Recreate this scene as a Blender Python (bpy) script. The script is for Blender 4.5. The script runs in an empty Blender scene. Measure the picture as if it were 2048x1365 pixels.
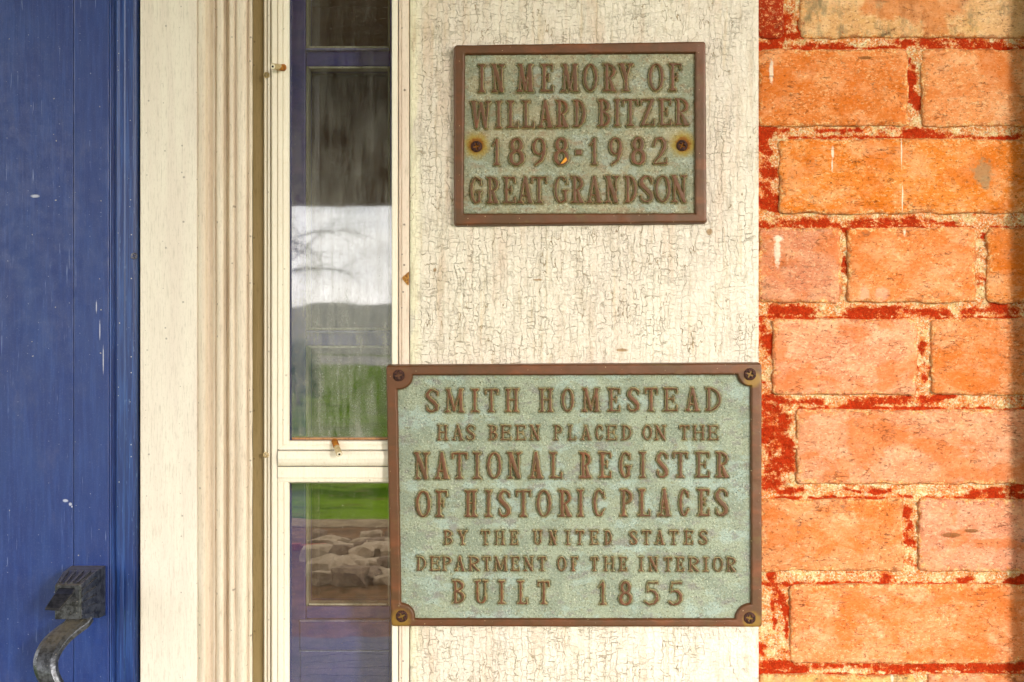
import bpy, bmesh, math, random
import numpy as np
from mathutils import Vector

# ------------------------------------------------------------------ camera, world, sun, exposure
C = bpy.context.scene
K = 0.778 / 2048          # metres per photograph pixel at the plane y = 0
D = 0.85                  # camera distance from that plane
EYE = 1.35                # camera height above the porch floor
cd = bpy.data.cameras.new('camera'); cam = bpy.data.objects.new('camera', cd)
C.collection.objects.link(cam); C.camera = cam
cd.sensor_width = 36; cd.lens = 36 * D / 0.778
cd.clip_start = 0.05; cd.clip_end = 2000
cam.location = (0, -D, EYE); cam.rotation_euler = (math.radians(90), 0, 0)
C.render.resolution_x = 1024; C.render.resolution_y = 682
SUN_EL, SUN_AZ = 13.0, 30.0           # azimuth: degrees to the right of straight out of the wall
w = bpy.data.worlds.new('World'); C.world = w; w.use_nodes = True
nt = w.node_tree; bg = nt.nodes['Background']
sky = nt.nodes.new('ShaderNodeTexSky'); sky.sky_type = 'NISHITA'; sky.sun_disc = False
sky.sun_elevation = math.radians(SUN_EL); sky.sun_rotation = math.radians(180 - SUN_AZ)
sky.air_density = 1.0; sky.dust_density = 2.0
tc = nt.nodes.new('ShaderNodeTexCoord'); mp = nt.nodes.new('ShaderNodeMapping')
mp.inputs['Scale'].default_value = (1, 1, 3.2); nt.links.new(tc.outputs['Generated'], mp.inputs['Vector'])
nz = nt.nodes.new('ShaderNodeTexNoise'); nz.inputs['Scale'].default_value = 9.0; nz.inputs['Detail'].default_value = 7
nt.links.new(mp.outputs[0], nz.inputs['Vector'])
cr = nt.nodes.new('ShaderNodeValToRGB')
cr.color_ramp.elements[0].position = 0.30; cr.color_ramp.elements[0].color = (6.0, 6.2, 6.6, 1)
cr.color_ramp.elements[1].position = 0.62; cr.color_ramp.elements[1].color = (14.0, 13.6, 13.2, 1)
nt.links.new(nz.outputs['Fac'], cr.inputs['Fac'])
sx = nt.nodes.new('ShaderNodeSeparateXYZ'); nt.links.new(tc.outputs['Generated'], sx.inputs[0])
hz = nt.nodes.new('ShaderNodeMapRange'); hz.interpolation_type = 'SMOOTHSTEP'; hz.inputs['From Min'].default_value = 0.0; hz.inputs['From Max'].default_value = 0.13
hz.inputs['To Min'].default_value = 1.25; hz.inputs['To Max'].default_value = 0.95; nt.links.new(sx.outputs[2], hz.inputs['Value'])
hv = nt.nodes.new('ShaderNodeVectorMath'); hv.operation = 'SCALE'; nt.links.new(cr.outputs[0], hv.inputs[0]); nt.links.new(hz.outputs[0], hv.inputs['Scale'])
mx = nt.nodes.new('ShaderNodeMix'); mx.data_type = 'RGBA'; mx.inputs[0].default_value = 0.85
nt.links.new(sky.outputs[0], mx.inputs[6]); nt.links.new(hv.outputs[0], mx.inputs[7])
nt.links.new(mx.outputs[2], bg.inputs['Color']); bg.inputs['Strength'].default_value = 0.12
sl = bpy.data.lights.new('sun', 'SUN'); sl.energy = 1.1; sl.angle = math.radians(11); sl.color = (1.0, 0.96, 0.93)
so = bpy.data.objects.new('sun', sl); C.collection.objects.link(so)
so.rotation_euler = (math.radians(90 - SUN_EL), 0, math.radians(SUN_AZ))
so.location = (2, -6, 5)
C.view_settings.view_transform = 'Standard'; C.view_settings.look = 'None'
C.view_settings.gamma = 1; C.view_settings.use_curve_mapping = False
C.view_settings.exposure = 1.72

# ------------------------------------------------------------------ helpers
rng = np.random.default_rng(7)
col = C.collection
def wx(px, y=0.0): return (px - 1024) * K * (D + y) / D
def wz(py, y=0.0): return EYE + (682 - py) * K * (D + y) / D
def W(px, py, y=0.0): return (wx(px, y), y, wz(py, y))

_perm = rng.random((256, 256)).astype(np.float64)
def vnoise(x, y):
    x = np.asarray(x, float); y = np.asarray(y, float)
    xi = np.floor(x).astype(int); yi = np.floor(y).astype(int)
    fx = x - xi; fy = y - yi
    fx = fx*fx*(3-2*fx); fy = fy*fy*(3-2*fy)
    g = lambda a, b: _perm[a & 255, b & 255]
    return (g(xi, yi)*(1-fx)*(1-fy) + g(xi+1, yi)*fx*(1-fy) + g(xi, yi+1)*(1-fx)*fy + g(xi+1, yi+1)*fx*fy)
def fbm(x, y, o=4):
    s = 0; a = 1.0; t = 0
    for i in range(o):
        s = s + a * vnoise(x * 2**i + 17.3*i, y * 2**i + 9.1*i); t += a; a *= 0.5
    return s / t                     # 0..1

def raw_mesh(name, verts, faces, mat, smooth=False, attrs=None, mats=None, midx=None):
    me = bpy.data.meshes.new(name)
    me.from_pydata([tuple(v) for v in verts], [], [tuple(int(i) for i in f) for f in faces])
    for m in (mats or [mat]): me.materials.append(m)
    if midx is not None: me.polygons.foreach_set('material_index', midx)
    if smooth: me.polygons.foreach_set('use_smooth', [True]*len(me.polygons))
    if attrs:
        for k, v in attrs.items():
            a = me.attributes.new(k, 'FLOAT', 'POINT'); a.data.foreach_set('value', np.asarray(v, np.float32))
    me.update()
    return me
def link(name, me, parent=None, origin=None):
    o = bpy.data.objects.new(name, me); col.objects.link(o)
    n = len(me.vertices); co = np.empty(n*3); me.vertices.foreach_get('co', co); co = co.reshape(-1, 3)
    if origin is None: origin = (co.min(0) + co.max(0)) / 2
    origin = np.array(origin, float)
    co -= origin; me.vertices.foreach_set('co', co.ravel()); me.update()
    o.location = origin
    if parent is not None:
        o.parent = parent
        wp = np.array(parent.location); q = parent.parent
        while q is not None: wp = wp + np.array(q.location); q = q.parent
        o.location = origin - wp
    return o
def part(name, verts, faces, mat, parent=None, smooth=False, attrs=None, origin=None, **kw):
    return link(name, raw_mesh(name, verts, faces, mat, smooth, attrs, **kw), parent, origin)
def thing(name, label, cat, loc, group=None):
    o = bpy.data.objects.new(name, None); col.objects.link(o); o.empty_display_size = 0.05
    o.location = loc; o['label'] = label; o['category'] = cat
    o['kind'] = 'thing'
    if group: o['group'] = group
    return o
def tag(o, label=None, cat=None, group=None, kind=None):
    for k, v in (('label', label), ('category', cat), ('group', group), ('kind', kind)):
        if v: o[k] = v
    return o
class MB:
    def __init__(s): s.v = []; s.f = []
    def box(s, x0, x1, y0, y1, z0, z1):
        n = len(s.v)
        s.v += [(x0,y0,z0),(x1,y0,z0),(x1,y1,z0),(x0,y1,z0),(x0,y0,z1),(x1,y0,z1),(x1,y1,z1),(x0,y1,z1)]
        s.f += [(n,n+3,n+2,n+1),(n+4,n+5,n+6,n+7),(n,n+1,n+5,n+4),(n+1,n+2,n+6,n+5),(n+2,n+3,n+7,n+6),(n+3,n,n+4,n+7)]
        return s
    def tube(s, pts, rad, n=12, cap=True):
        pts = [Vector(p) for p in pts]
        if not hasattr(rad, '__len__'): rad = [rad]*len(pts)
        rings = []
        for i, p in enumerate(pts):
            d = (pts[min(i+1, len(pts)-1)] - pts[max(i-1, 0)]).normalized()
            u = d.orthogonal().normalized() if i == 0 else (u - d*u.dot(d)).normalized()
            v = d.cross(u); b = len(s.v)
            for k in range(n):
                a = 2*math.pi*k/n; s.v.append(tuple(p + (u*math.cos(a) + v*math.sin(a))*rad[i]))
            rings.append(b)
        for a, b in zip(rings, rings[1:]):
            for k in range(n): s.f.append((a+k, a+(k+1) % n, b+(k+1) % n, b+k))
        if cap:
            s.f.append(tuple(rings[0]+k for k in range(n))[::-1]); s.f.append(tuple(rings[-1]+k for k in range(n)))
        return s
    def out(s, name, mat, parent=None, bevel=0, seg=2, smooth=False, **kw):
        o = part(name, s.v, s.f, mat, parent, smooth=smooth, **kw)
        if bevel:
            m = o.modifiers.new('bevel', 'BEVEL'); m.width = bevel; m.segments = seg; m.limit_method = 'ANGLE'
            m.harden_normals = False
        return o
def profile_strip(prof, z0, z1, n=1):
    """vertical extrusion of a cross-section [(px, y)], px measured at its own depth"""
    v = []; f = []
    m = len(prof)
    for j in range(n+1):
        z = z0 + (z1-z0)*j/n
        for px, y in prof: v.append((wx(px, y), y, z))
    for j in range(n):
        for i in range(m-1):
            a = j*m+i; f.append((a, a+1, a+m+1, a+m))
    return v, f

# ------------------------------------------------------------------ material kit
def lin(h):
    h = h.lstrip('#'); r = []
    for i in (0, 2, 4):
        c = int(h[i:i+2], 16)/255; r.append(c/12.92 if c <= .04045 else ((c+.055)/1.055)**2.4)
    return (*r, 1)
class Mat:
    def __init__(s, name):
        s.m = bpy.data.materials.new(name); s.m.use_nodes = True; s.t = s.m.node_tree; s.n = s.t.nodes; s.l = s.t.links
        s.b = s.n['Principled BSDF']
        g = s.n.new('ShaderNodeNewGeometry')
        sub = s.n.new('ShaderNodeVectorMath'); sub.operation = 'SUBTRACT'; s.l.new(g.outputs['Position'], sub.inputs[0]); sub.inputs[1].default_value = (0, 0, EYE)
        sc = s.n.new('ShaderNodeVectorMath'); sc.operation = 'SCALE'; s.l.new(sub.outputs[0], sc.inputs[0]); sc.inputs['Scale'].default_value = 1/K
        s.p = sc.outputs[0]; s.geo = g          # photograph-pixel units, origin on the camera axis
    def put(s, sock, v):
        if hasattr(v, 'is_linked') or hasattr(v, 'links'): s.l.new(v, sock)
        else: sock.default_value = v
    def math(s, op, a, b=0.0, c=None, clamp=False):
        n = s.n.new('ShaderNodeMath'); n.operation = op; n.use_clamp = clamp
        s.put(n.inputs[0], a); s.put(n.inputs[1], b)
        if c is not None: s.put(n.inputs[2], c)
        return n.outputs[0]
    def vec(s, sx=1, sy=1, sz=1, off=(0, 0, 0), src=None):
        n = s.n.new('ShaderNodeMapping'); s.put(n.inputs['Vector'], src or s.p)
        n.inputs['Scale'].default_value = (sx, sy, sz); n.inputs['Location'].default_value = off
        return n.outputs[0]
    def noise(s, size, detail=3, rough=.5, stretch=(1, 1, 1), off=0.0, dist=0, src=None):
        n = s.n.new('ShaderNodeTexNoise'); n.inputs['Scale'].default_value = 1.0
        n.inputs['Detail'].default_value = detail; n.inputs['Roughness'].default_value = rough; n.inputs['Distortion'].default_value = dist
        v = s.vec(1/size/stretch[0], 1/size/stretch[1], 1/size/stretch[2], (off, off*1.7, off*.6), src); s.l.new(v, n.inputs['Vector'])
        return n.outputs['Fac']
    def warp(s, size, amp, src=None, off=3.3):
        n = s.n.new('ShaderNodeTexNoise'); n.inputs['Detail'].default_value = 2; n.inputs['Scale'].default_value = 1
        s.l.new(s.vec(1/size, 1/size, 1/size, (off, off, off), src), n.inputs['Vector'])
        a = s.n.new('ShaderNodeVectorMath'); a.operation = 'SUBTRACT'; s.l.new(n.outputs['Color'], a.inputs[0]); a.inputs[1].default_value = (.5, .5, .5)
        b = s.n.new('ShaderNodeVectorMath'); b.operation = 'SCALE'; s.l.new(a.outputs[0], b.inputs[0]); b.inputs['Scale'].default_value = amp*2
        c = s.n.new('ShaderNodeVectorMath'); c.operation = 'ADD'; s.put(c.inputs[0], src or s.p); s.l.new(b.outputs[0], c.inputs[1])
        return c.outputs[0]
    def vor(s, sx, sz, feature='F1', metric='EUCLIDEAN', rand=1.0, src=None, off=0.0, out='Distance'):
        n = s.n.new('ShaderNodeTexVoronoi'); n.feature = feature; n.voronoi_dimensions = '2D'
        if feature != 'DISTANCE_TO_EDGE': n.distance = metric
        n.inputs['Scale'].default_value = 1; n.inputs['Randomness'].default_value = rand
        # map x,z -> x,y
        sp = s.n.new('ShaderNodeSeparateXYZ'); s.put(sp.inputs[0], src or s.p)
        cb = s.n.new('ShaderNodeCombineXYZ')
        s.l.new(s.math('MULTIPLY_ADD', sp.outputs[0], 1/sx, off), cb.inputs[0]); s.l.new(s.math('MULTIPLY_ADD', sp.outputs[2], 1/sz, off), cb.inputs[1])
        s.l.new(cb.outputs[0], n.inputs['Vector'])
        return n.outputs[out]
    def xyz(s, i, src=None):
        sp = s.n.new('ShaderNodeSeparateXYZ'); s.put(sp.inputs[0], src or s.p); return sp.outputs[i]
    def ramp(s, f, a, b, v0=0.0, v1=1.0, smooth=True):
        n = s.n.new('ShaderNodeMapRange'); n.clamp = True; n.interpolation_type = 'SMOOTHSTEP' if smooth else 'LINEAR'
        s.put(n.inputs['Value'], f); n.inputs['From Min'].default_value = a; n.inputs['From Max'].default_value = b
        n.inputs['To Min'].default_value = v0; n.inputs['To Max'].default_value = v1
        return n.outputs[0]
    def mix(s, f, a, b, mode='MIX'):
        n = s.n.new('ShaderNodeMix'); n.data_type = 'RGBA'; n.blend_type = mode; n.clamp_factor = True
        s.put(n.inputs[0], f); s.put(n.inputs[6], a); s.put(n.inputs[7], b); return n.outputs[2]
    def spot(s, px, py, rx, ry, soft=.35, amp=.5, size=6):
        """mask around a point, ragged edge"""
        v = s.n.new('ShaderNodeMapping'); v.vector_type = 'TEXTURE'; s.l.new(s.p, v.inputs['Vector'])
        v.inputs['Location'].default_value = (px-1024, 0, 682-py); v.inputs['Scale'].default_value = (rx, 1e6, ry)
        l = s.n.new('ShaderNodeVectorMath'); l.operation = 'LENGTH'; s.l.new(v.outputs[0], l.inputs[0])
        d = s.math('ADD', l.outputs['Value'], s.math('MULTIPLY', s.math('SUBTRACT', s.noise(size, 3, .6), .5), amp*2))
        return s.ramp(d, 1-soft, 1+soft, 1, 0)
    def attr(s, name):
        n = s.n.new('ShaderNodeAttribute'); n.attribute_name = name; return n.outputs['Fac']
    def bump(s, h, dist_px, strength=1.0, prev=None):
        n = s.n.new('ShaderNodeBump'); n.inputs['Strength'].default_value = strength; n.inputs['Distance'].default_value = dist_px*K
        s.l.new(h, n.inputs['Height'])
        if prev is not None: s.l.new(prev, n.inputs['Normal'])
        return n.outputs[0]
    def done(s, color, rough=.6, metal=0.0, normal=None, spec=.5, coat=0):
        s.put(s.b.inputs['Base Color'], color); s.put(s.b.inputs['Roughness'], rough); s.put(s.b.inputs['Metallic'], metal)
        s.b.inputs['Specular IOR Level'].default_value = spec
        if coat: s.b.inputs['Coat Weight'].default_value = coat; s.b.inputs['Coat Roughness'].default_value = .12
        if normal is not None: s.l.new(normal, s.b.inputs['Normal'])
        return s.m
def vol(n, a): return (n - a)

def specks(m, cell, r0, r1, off, keep=.5, src=None):
    """sparse small dots: 1 in a dot"""
    d = m.vor(cell, cell, off=off, src=src); c = m.vor(cell, cell, off=off, out='Color', src=src)
    k = m.n.new('ShaderNodeSeparateColor'); m.l.new(c, k.inputs[0])
    rad = m.math('MULTIPLY', m.ramp(k.outputs[0], keep, 1.0, 0, 1, False), r1)
    return m.ramp(m.math('SUBTRACT', d, rad), -r0, 0.0, 1, 0)

# --- cream boards with alligatored paint
def mat_cracked():
    m = Mat('crackled_cream_paint')
    big = m.noise(120, 3, .55, (1, 1, 3.5)); pinkn = m.noise(34, 3, .6, (1, 1, 9), off=4)
    c = m.mix(m.ramp(big, .35, .65), lin('ebe2d1'), lin('e6dacb'))
    c = m.mix(m.ramp(pinkn, .50, .72, 0, .6), c, lin('dcc3ac'))
    c = m.mix(m.ramp(m.noise(18, 4, .6, (1, 1, 2), off=9), .48, .70, 0, .5), c, lin('f2ebdb'))
    wp = m.warp(30, 9); wp = m.warp(9, 4.2, wp, off=8); wp = m.warp(4, 1.2, wp, off=18)
    def cracks(cw, ch, seed, th):
        u = m.math('ADD', m.math('DIVIDE', m.xyz(0, wp), cw), seed)
        u = m.math('ADD', u, m.math('MULTIPLY', m.noise(cw*3.5, 1, .5, (1, 1, 12), off=seed), 1.6))
        ci = m.math('FLOOR', u); fu = m.math('FRACT', u)
        wn = m.n.new('ShaderNodeTexWhiteNoise'); wn.noise_dimensions = '1D'; m.l.new(ci, wn.inputs['W'])
        v = m.math('ADD', m.math('DIVIDE', m.xyz(2, wp), ch), m.math('MULTIPLY', wn.outputs['Value'], 37.0))
        n1d = m.n.new('ShaderNodeTexNoise'); n1d.noise_dimensions = '1D'; n1d.inputs['Scale'].default_value = .9; n1d.inputs['Detail'].default_value = 1; m.l.new(v, n1d.inputs['W'])
        v = m.math('ADD', v, m.math('MULTIPLY', n1d.outputs['Fac'], 1.7)); fv = m.math('FRACT', v)
        du = m.math('MULTIPLY', m.math('MINIMUM', fu, m.math('SUBTRACT', 1.0, fu)), cw)
        dv = m.math('MULTIPLY', m.math('MINIMUM', fv, m.math('SUBTRACT', 1.0, fv)), ch)
        thn = m.ramp(m.noise(13, 3, .6, off=seed+3), .36, .62, th*.05, th)
        return m.math('MAXIMUM', m.ramp(m.math('DIVIDE', du, thn), .35, 1.1, 1, 0), m.ramp(m.math('DIVIDE', dv, m.ramp(m.noise(11, 3, .6, off=seed+9), .38, .62, th*.03, th)), .35, 1.1, 1, 0))
    k1 = cracks(14.0, 13, 0, 1.05); k2 = cracks(6.8, 7.5, 5.5, .75)
    smoothz = m.ramp(m.math('ADD', m.noise(90, 3, .6, (.8, 1, 1.6), off=2), m.math('MULTIPLY', m.xyz(0), .00025)), .50, .68, 1, .35)
    kk = m.math('MAXIMUM', m.math('MULTIPLY', k1, smoothz), m.math('MULTIPLY', k2, m.math('MULTIPLY', smoothz, m.ramp(m.noise(40, 3, .6, off=12), .45, .62, .1, .75))))
    strip = m.math('MULTIPLY', m.ramp(m.xyz(0), -200, -172, 1, 0), m.ramp(m.noise(40, 2, .5, (1, 1, 3), off=77), .35, .5))   # smoother, pale yellow strip beside the bead
    kk = m.math('MULTIPLY', kk, m.math('SUBTRACT', 1.0, m.math('MULTIPLY', strip, .8)))
    c = m.mix(m.math('MULTIPLY', strip, .6), c, lin('f8f2cc'))
    # curling flake edges: contour lines of a soft noise
    n1 = m.noise(46, 3, .55, (.7, 1, 2.0), off=21)
    fl = m.ramp(m.math('ABSOLUTE', m.math('SUBTRACT', n1, .535)), .0015, .007, 1, 0)
    fl = m.math('MULTIPLY', fl, m.ramp(m.noise(90, 2, .5, off=31), .48, .58))
    gr = m.math('MULTIPLY', m.ramp(m.noise(16, 4, .7, (1, 1, 3.5), off=61), .50, .72), .45)
    c = m.mix(gr, c, lin('b9a98c'))
    c = m.mix(m.math('MULTIPLY', kk, m.ramp(m.noise(48, 3, .6, off=71), .35, .65, .28, .72)), c, lin('8a7a5e'))
    c = m.mix(m.math('MULTIPLY', fl, .75), c, lin('9c8158'))
    sp = m.math('MULTIPLY', m.ramp(m.noise(2.6, 2, .7), .64, .72), m.ramp(m.noise(60, 3, .6, (.6, 1, 2.5), off=15), .45, .62))
    c = m.mix(m.math('MULTIPLY', sp, .55), c, lin('7a7468'))
    c = m.mix(m.math('MULTIPLY', m.ramp(m.noise(3.5, 2, .6, off=3), .45, .75), .22), c, lin('c9b48c'))
    st = m.math('MULTIPLY', m.ramp(m.noise(11, 3, .6, (1, 1, 14), off=44), .56, .75), .35)      # run-down stains
    c = m.mix(st, c, lin('d6b98a'))
    for px, py, rx, ry in ((1418, 464, 6, 7), (1312, 268, 4, 5), (1075, 560, 9, 2), (1243, 700, 12, 3), (870, 540, 3, 4)):
        c = m.mix(m.math('MULTIPLY', m.spot(px, py, rx, ry), .8), c, lin('9a7440'))
    curl = m.ramp(n1, .533, .541)          # the paint film stops at the flake edge: a real step
    h = m.math('SUBTRACT', m.math('ADD', m.math('ADD', m.math('MULTIPLY', n1, 1.2), m.math('MULTIPLY', curl, 1.4)), m.math('ADD', m.math('MULTIPLY', m.noise(5, 3, .6), .8), m.math('MULTIPLY', m.noise(13, 3, .6, off=91), 1.4))), m.math('MULTIPLY', kk, 1.3))
    return m.done(c, .62, normal=m.bump(h, 3.0, .75), spec=.3)
def mat_cream(name, a, b, dirt='9a7d4e', st=10, dirtamt=.35, rough=.5, speck=.5):
    m = Mat(name)
    c = m.mix(m.ramp(m.noise(60, 4, .6, (.5, 1, 6)), .35, .65), lin(a), lin(b))
    c = m.mix(m.math('MULTIPLY', m.ramp(m.noise(4, 4, .65, (.7, 1, st)), .50, .72), dirtamt), c, lin(dirt))
    c = m.mix(m.math('MULTIPLY', specks(m, 34, .05, .09, 1.3, .45), speck), c, lin('4a3824'))
    c = m.mix(m.math('MULTIPLY', specks(m, 15, .06, .07, 7.3, .6), speck*.6), c, lin('6b5436'))
    c = m.mix(m.math('MULTIPLY', m.ramp(m.noise(3, 2, .6, (1, 1, 3), off=3), .5, .8), .25), c, lin(dirt))
    h = m.math('ADD', m.noise(6, 3, .6, (.6, 1, 9)), m.math('MULTIPLY', m.noise(2.5, 2, .6), .4))
    return m.done(c, rough, normal=m.bump(h, .9, .5), spec=.35)
M = {}
M['cracked'] = mat_cracked()
M['jamb'] = mat_cream('grained_jamb_paint', 'eee6d8', 'e8ddd0', dirt='a49a88', dirtamt=.42)
M['mould'] = mat_cream('old_moulding_paint', 'e9dcc8', 'e0cfba', dirt='8a7458', dirtamt=.36)
M['ochre'] = mat_cream('yellowed_paint', '97845c', '8a784e', dirt='6b5a34', dirtamt=.5)
M['alu'] = mat_cream('cream_enamel', 'f2ead8', 'eee4d2', dirt='c9ad7c', st=12, dirtamt=.15, rough=.35, speck=.35)
M['alu2'] = mat_cream('shaded_enamel', 'e2d6b4', 'ddd0b4', dirt='8f7d58', dirtamt=.3, rough=.4)
M['bead'] = mat_cream('pinkish_bead_paint', 'ecdcca', 'e6d2c0', dirt='8d7758', dirtamt=.3, speck=.8)
M['putty'] = mat_cream('brown_putty', 'a87850', 'b98d62', dirt='6b4526', dirtamt=.6)

def mat_blue():
    m = Mat('worn_blue_gloss_paint')
    x = m.xyz(0)
    c = m.mix(m.ramp(m.noise(90, 4, .6, (.6, 1, 1.6)), .35, .7), lin('0c2c74'), lin('17377c'))
    c = m.mix(m.math('MULTIPLY', m.ramp(m.noise(7, 4, .65, (1, 1, 14)), .42, .75), .4), c, lin('2f4f98'))
    c = m.mix(m.math('MULTIPLY', m.ramp(m.noise(2.6, 3, .7), .5, .8), .35), c, lin('5d6a93'))
    c = m.mix(m.math('MULTIPLY', m.ramp(m.noise(55, 5, .7, (1, 1, 1.8), off=6), .52, .75), .35), c, lin('4c5280'))
    c = m.mix(m.math('MULTIPLY', specks(m, 46, .035, .045, 2.1, .6, m.warp(5, 2)), .8), c, lin('b9b6a6'))
    c = m.mix(m.math('MULTIPLY', specks(m, 21, .06, .07, 5.7, .5, m.warp(4, 2)), .8), c, lin('8f98b4'))
    sc = m.math('MULTIPLY', m.ramp(m.noise(3.2, 3, .6, (1, 1, 30), off=12), .66, .72), m.ramp(m.noise(50, 2, .5, off=13), .5, .6))
    c = m.mix(m.math('MULTIPLY', sc, .7), c, lin('7f8fc0'))
    for a in ((56, 388, 8, 3), (181, 612, 1, 12), (188, 660, 1, 18), (195, 720, 1, 26), (118, 1006, 5, 3), (128, 1013, 3, 3), (131, 1018, 1.5, 2)):
        c = m.mix(m.math('MULTIPLY', m.spot(*a, amp=.35, size=5), .75), c, lin('c9cde0'))
    h = m.math('ADD', m.noise(4, 3, .6, (1, 1, 30)), m.math('MULTIPLY', m.noise(14, 2, .5), .5))
    r = m.ramp(m.noise(30, 4, .7), .3, .7, .30, .55)
    return m.done(c, r, normal=m.bump(h, .8, .35), spec=.6)
M['blue'] = mat_blue()
def mat_blue_wear():
    m = Mat('blue_edge_paint')
    c = m.mix(m.ramp(m.noise(14, 5, .7, (.4, 1, 12)), .40, .68), lin('122e70'), lin('2c5298'))
    c = m.mix(m.math('MULTIPLY', m.ramp(m.noise(3, 3, .7, (1, 1, 9), off=3), .62, .72), .5), c, lin('6f93c8'))
    c = m.mix(specks(m, 24, .05, .07, 2.1, .5), c, lin('cfd0cc'))
    return m.done(c, .35, normal=m.bump(m.noise(3, 3, .6, (1, 1, 20)), .6, .5), spec=.6)
M['blue_edge'] = mat_blue_wear()
def mat_inner():
    m = Mat('dusty_slate_blue_paint')
    c = m.mix(m.ramp(m.noise(25, 4, .6, (2, 1, 1)), .4, .65), lin('303a86'), lin('4c4a90'))
    c = m.mix(m.math('MULTIPLY', m.ramp(m.noise(9, 4, .7, (1, 1, 2)), .5, .75), .5), c, lin('2b3f8a'))
    c = m.mix(m.math('MULTIPLY', m.ramp(m.noise(3, 3, .7), .55, .8), .5), c, lin('8c8fb0'))
    return m.done(c, .5, normal=m.bump(m.noise(4, 3), .5, .5))
M['inner'] = mat_inner()
M['innerledge'] = mat_cream('painted_highlight_ledge', 'a4a8cc', '8084b4', dirt='3c4068', dirtamt=.5)  # pale blue: light catching the ledge tops is put into the colour
M['palebead'] = mat_cream('painted_highlight_putty', 'dcdcc4', 'b4b498', dirt='5a5640', dirtamt=.7)  # extra pale putty, bright highlight lines along the beads painted in
M['innerputty'] = mat_cream('weathered_glazing_putty', '9a9a86', '84866c', dirt='4a4436', dirtamt=.6)

def mat_bronze():
    m = Mat('brown_cast_bronze')
    c = m.mix(m.ramp(m.noise(50, 4, .6), .35, .65), lin('653c20'), lin('583a1e'))
    c = m.mix(m.math('MULTIPLY', m.ramp(m.noise(30, 4, .6, (2.5, 1, 1), off=5), .52, .72), .4), c, lin('8c4c26'))
    c = m.mix(m.math('MULTIPLY', m.ramp(m.noise(26, 4, .6, (2, 1, 1), off=11), .56, .74), .45), c, lin('6f5a2c'))
    c = m.mix(m.math('MULTIPLY', m.ramp(m.noise(2.4, 3, .7), .5, .8), .3), c, lin('4c2f1a'))
    c = m.mix(m.math('MULTIPLY', specks(m, 17, .05, .07, 3.1, .55, m.warp(4, 1.5)), .9), c, lin('cdb48a'))
    h = m.math('ADD', m.noise(3, 3, .7), m.noise(12, 3, .5))
    for px, py, r in ((803, 1232, 19), (1499, 1236, 18), (1500, 757, 16)):
        c = m.mix(m.math('MULTIPLY', m.spot(px, py, r, r, soft=.3, amp=.3, size=8), .8), c, lin('8d6a1c'))
    return m, c, h
_m, _c, _h = mat_bronze()
M['bronze'] = _m.done(_c, .45, .15, normal=_m.bump(_h, .5, .5), spec=.5)
_m, _c, _h = mat_bronze()      # letters: bronze crowns, verdigris-tan flanks from the 'edge' attribute
_m.m.name = 'bronze_lettering'
_e = _m.attr('edge'); _e = _m.math('ADD', _e, _m.math('MULTIPLY', _m.math('SUBTRACT', _m.noise(5, 3, .6), .5), .7))
_fl = _m.mix(_m.ramp(_m.noise(8, 3, .6), .4, .6), lin('ac9468'), lin('9a9c74'))
_c = _m.mix(_m.math('MULTIPLY', _m.ramp(_m.noise(6, 4, .75, off=33), .62, .72), .6), _c, lin('a47a4e'))
_c = _m.mix(_m.ramp(_e, .10, .35), _c, _fl)
M['letter'] = _m.done(_c, .5, .1, normal=_m.bump(_h, .5, .5), spec=.5)
def mat_patina(name, tones, warm):
    m = Mat(name)
    c = m.mix(m.ramp(m.noise(60, 5, .65), .42, .58), lin(tones[0]), lin(tones[1]))
    c = m.mix(m.math('MULTIPLY', m.ramp(m.noise(45, 4, .65, (1.6, 1, 1), off=4), .50, .62), .8), c, lin(tones[2]))
    c = m.mix(m.math('MULTIPLY', m.ramp(m.noise(22, 4, .65, (1.5, 1, 1), off=8), .52, .66), .8), c, lin(tones[3]))
    sv = m.ramp(m.noise(26, 4, .65, off=55), .35, .62, .35, 1)
    fine = m.noise(4.2, 4, .8)
    c = m.mix(m.math('MULTIPLY', m.ramp(fine, .52, .70), m.math('MULTIPLY', sv, .9)), c, lin('e9ead0'))
    c = m.mix(m.math('MULTIPLY', m.ramp(m.noise(4.0, 4, .8, off=3), .52, .66), m.math('MULTIPLY', sv, .9)), c, lin('40452f'))
    c = m.mix(m.math('MULTIPLY', m.ramp(m.noise(5.0, 3, .7, off=13), .56, .68), .5), c, lin(warm))
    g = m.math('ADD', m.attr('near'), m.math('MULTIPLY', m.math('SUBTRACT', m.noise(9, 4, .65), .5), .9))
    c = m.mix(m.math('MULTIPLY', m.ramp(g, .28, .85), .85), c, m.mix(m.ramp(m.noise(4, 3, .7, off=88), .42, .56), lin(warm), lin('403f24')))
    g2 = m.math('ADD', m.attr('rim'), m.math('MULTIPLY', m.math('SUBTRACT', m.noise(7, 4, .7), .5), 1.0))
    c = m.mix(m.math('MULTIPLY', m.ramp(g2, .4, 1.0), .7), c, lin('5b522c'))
    c = m.mix(specks(m, 30, .04, .06, 5.1, .5), c, lin('2c2a22'))
    if 'upper' in name:
        for px, py in ((953, 293), (1364, 291)):
            c = m.mix(m.math('MULTIPLY', m.spot(px, py, 24, 24, soft=.4, amp=.35, size=9), .85), c, lin('a98d2e'))
            c = m.mix(m.math('MULTIPLY', m.spot(px, py, 15, 15, soft=.3, amp=.4, size=4), .9), c, lin('8a4f18'))
    h = m.math('ADD', m.math('MULTIPLY', fine, 1.5), m.math('MULTIPLY', m.noise(7, 3, .6), 1.1))
    return m.done(c, .8, normal=m.bump(h, 3.2, .8), spec=.25)
M['pat_up'] = mat_patina('upper_verdigris', ('aca588', '969b84', 'a6aea0', 'a08c72'), '8e7a4c')
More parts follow.
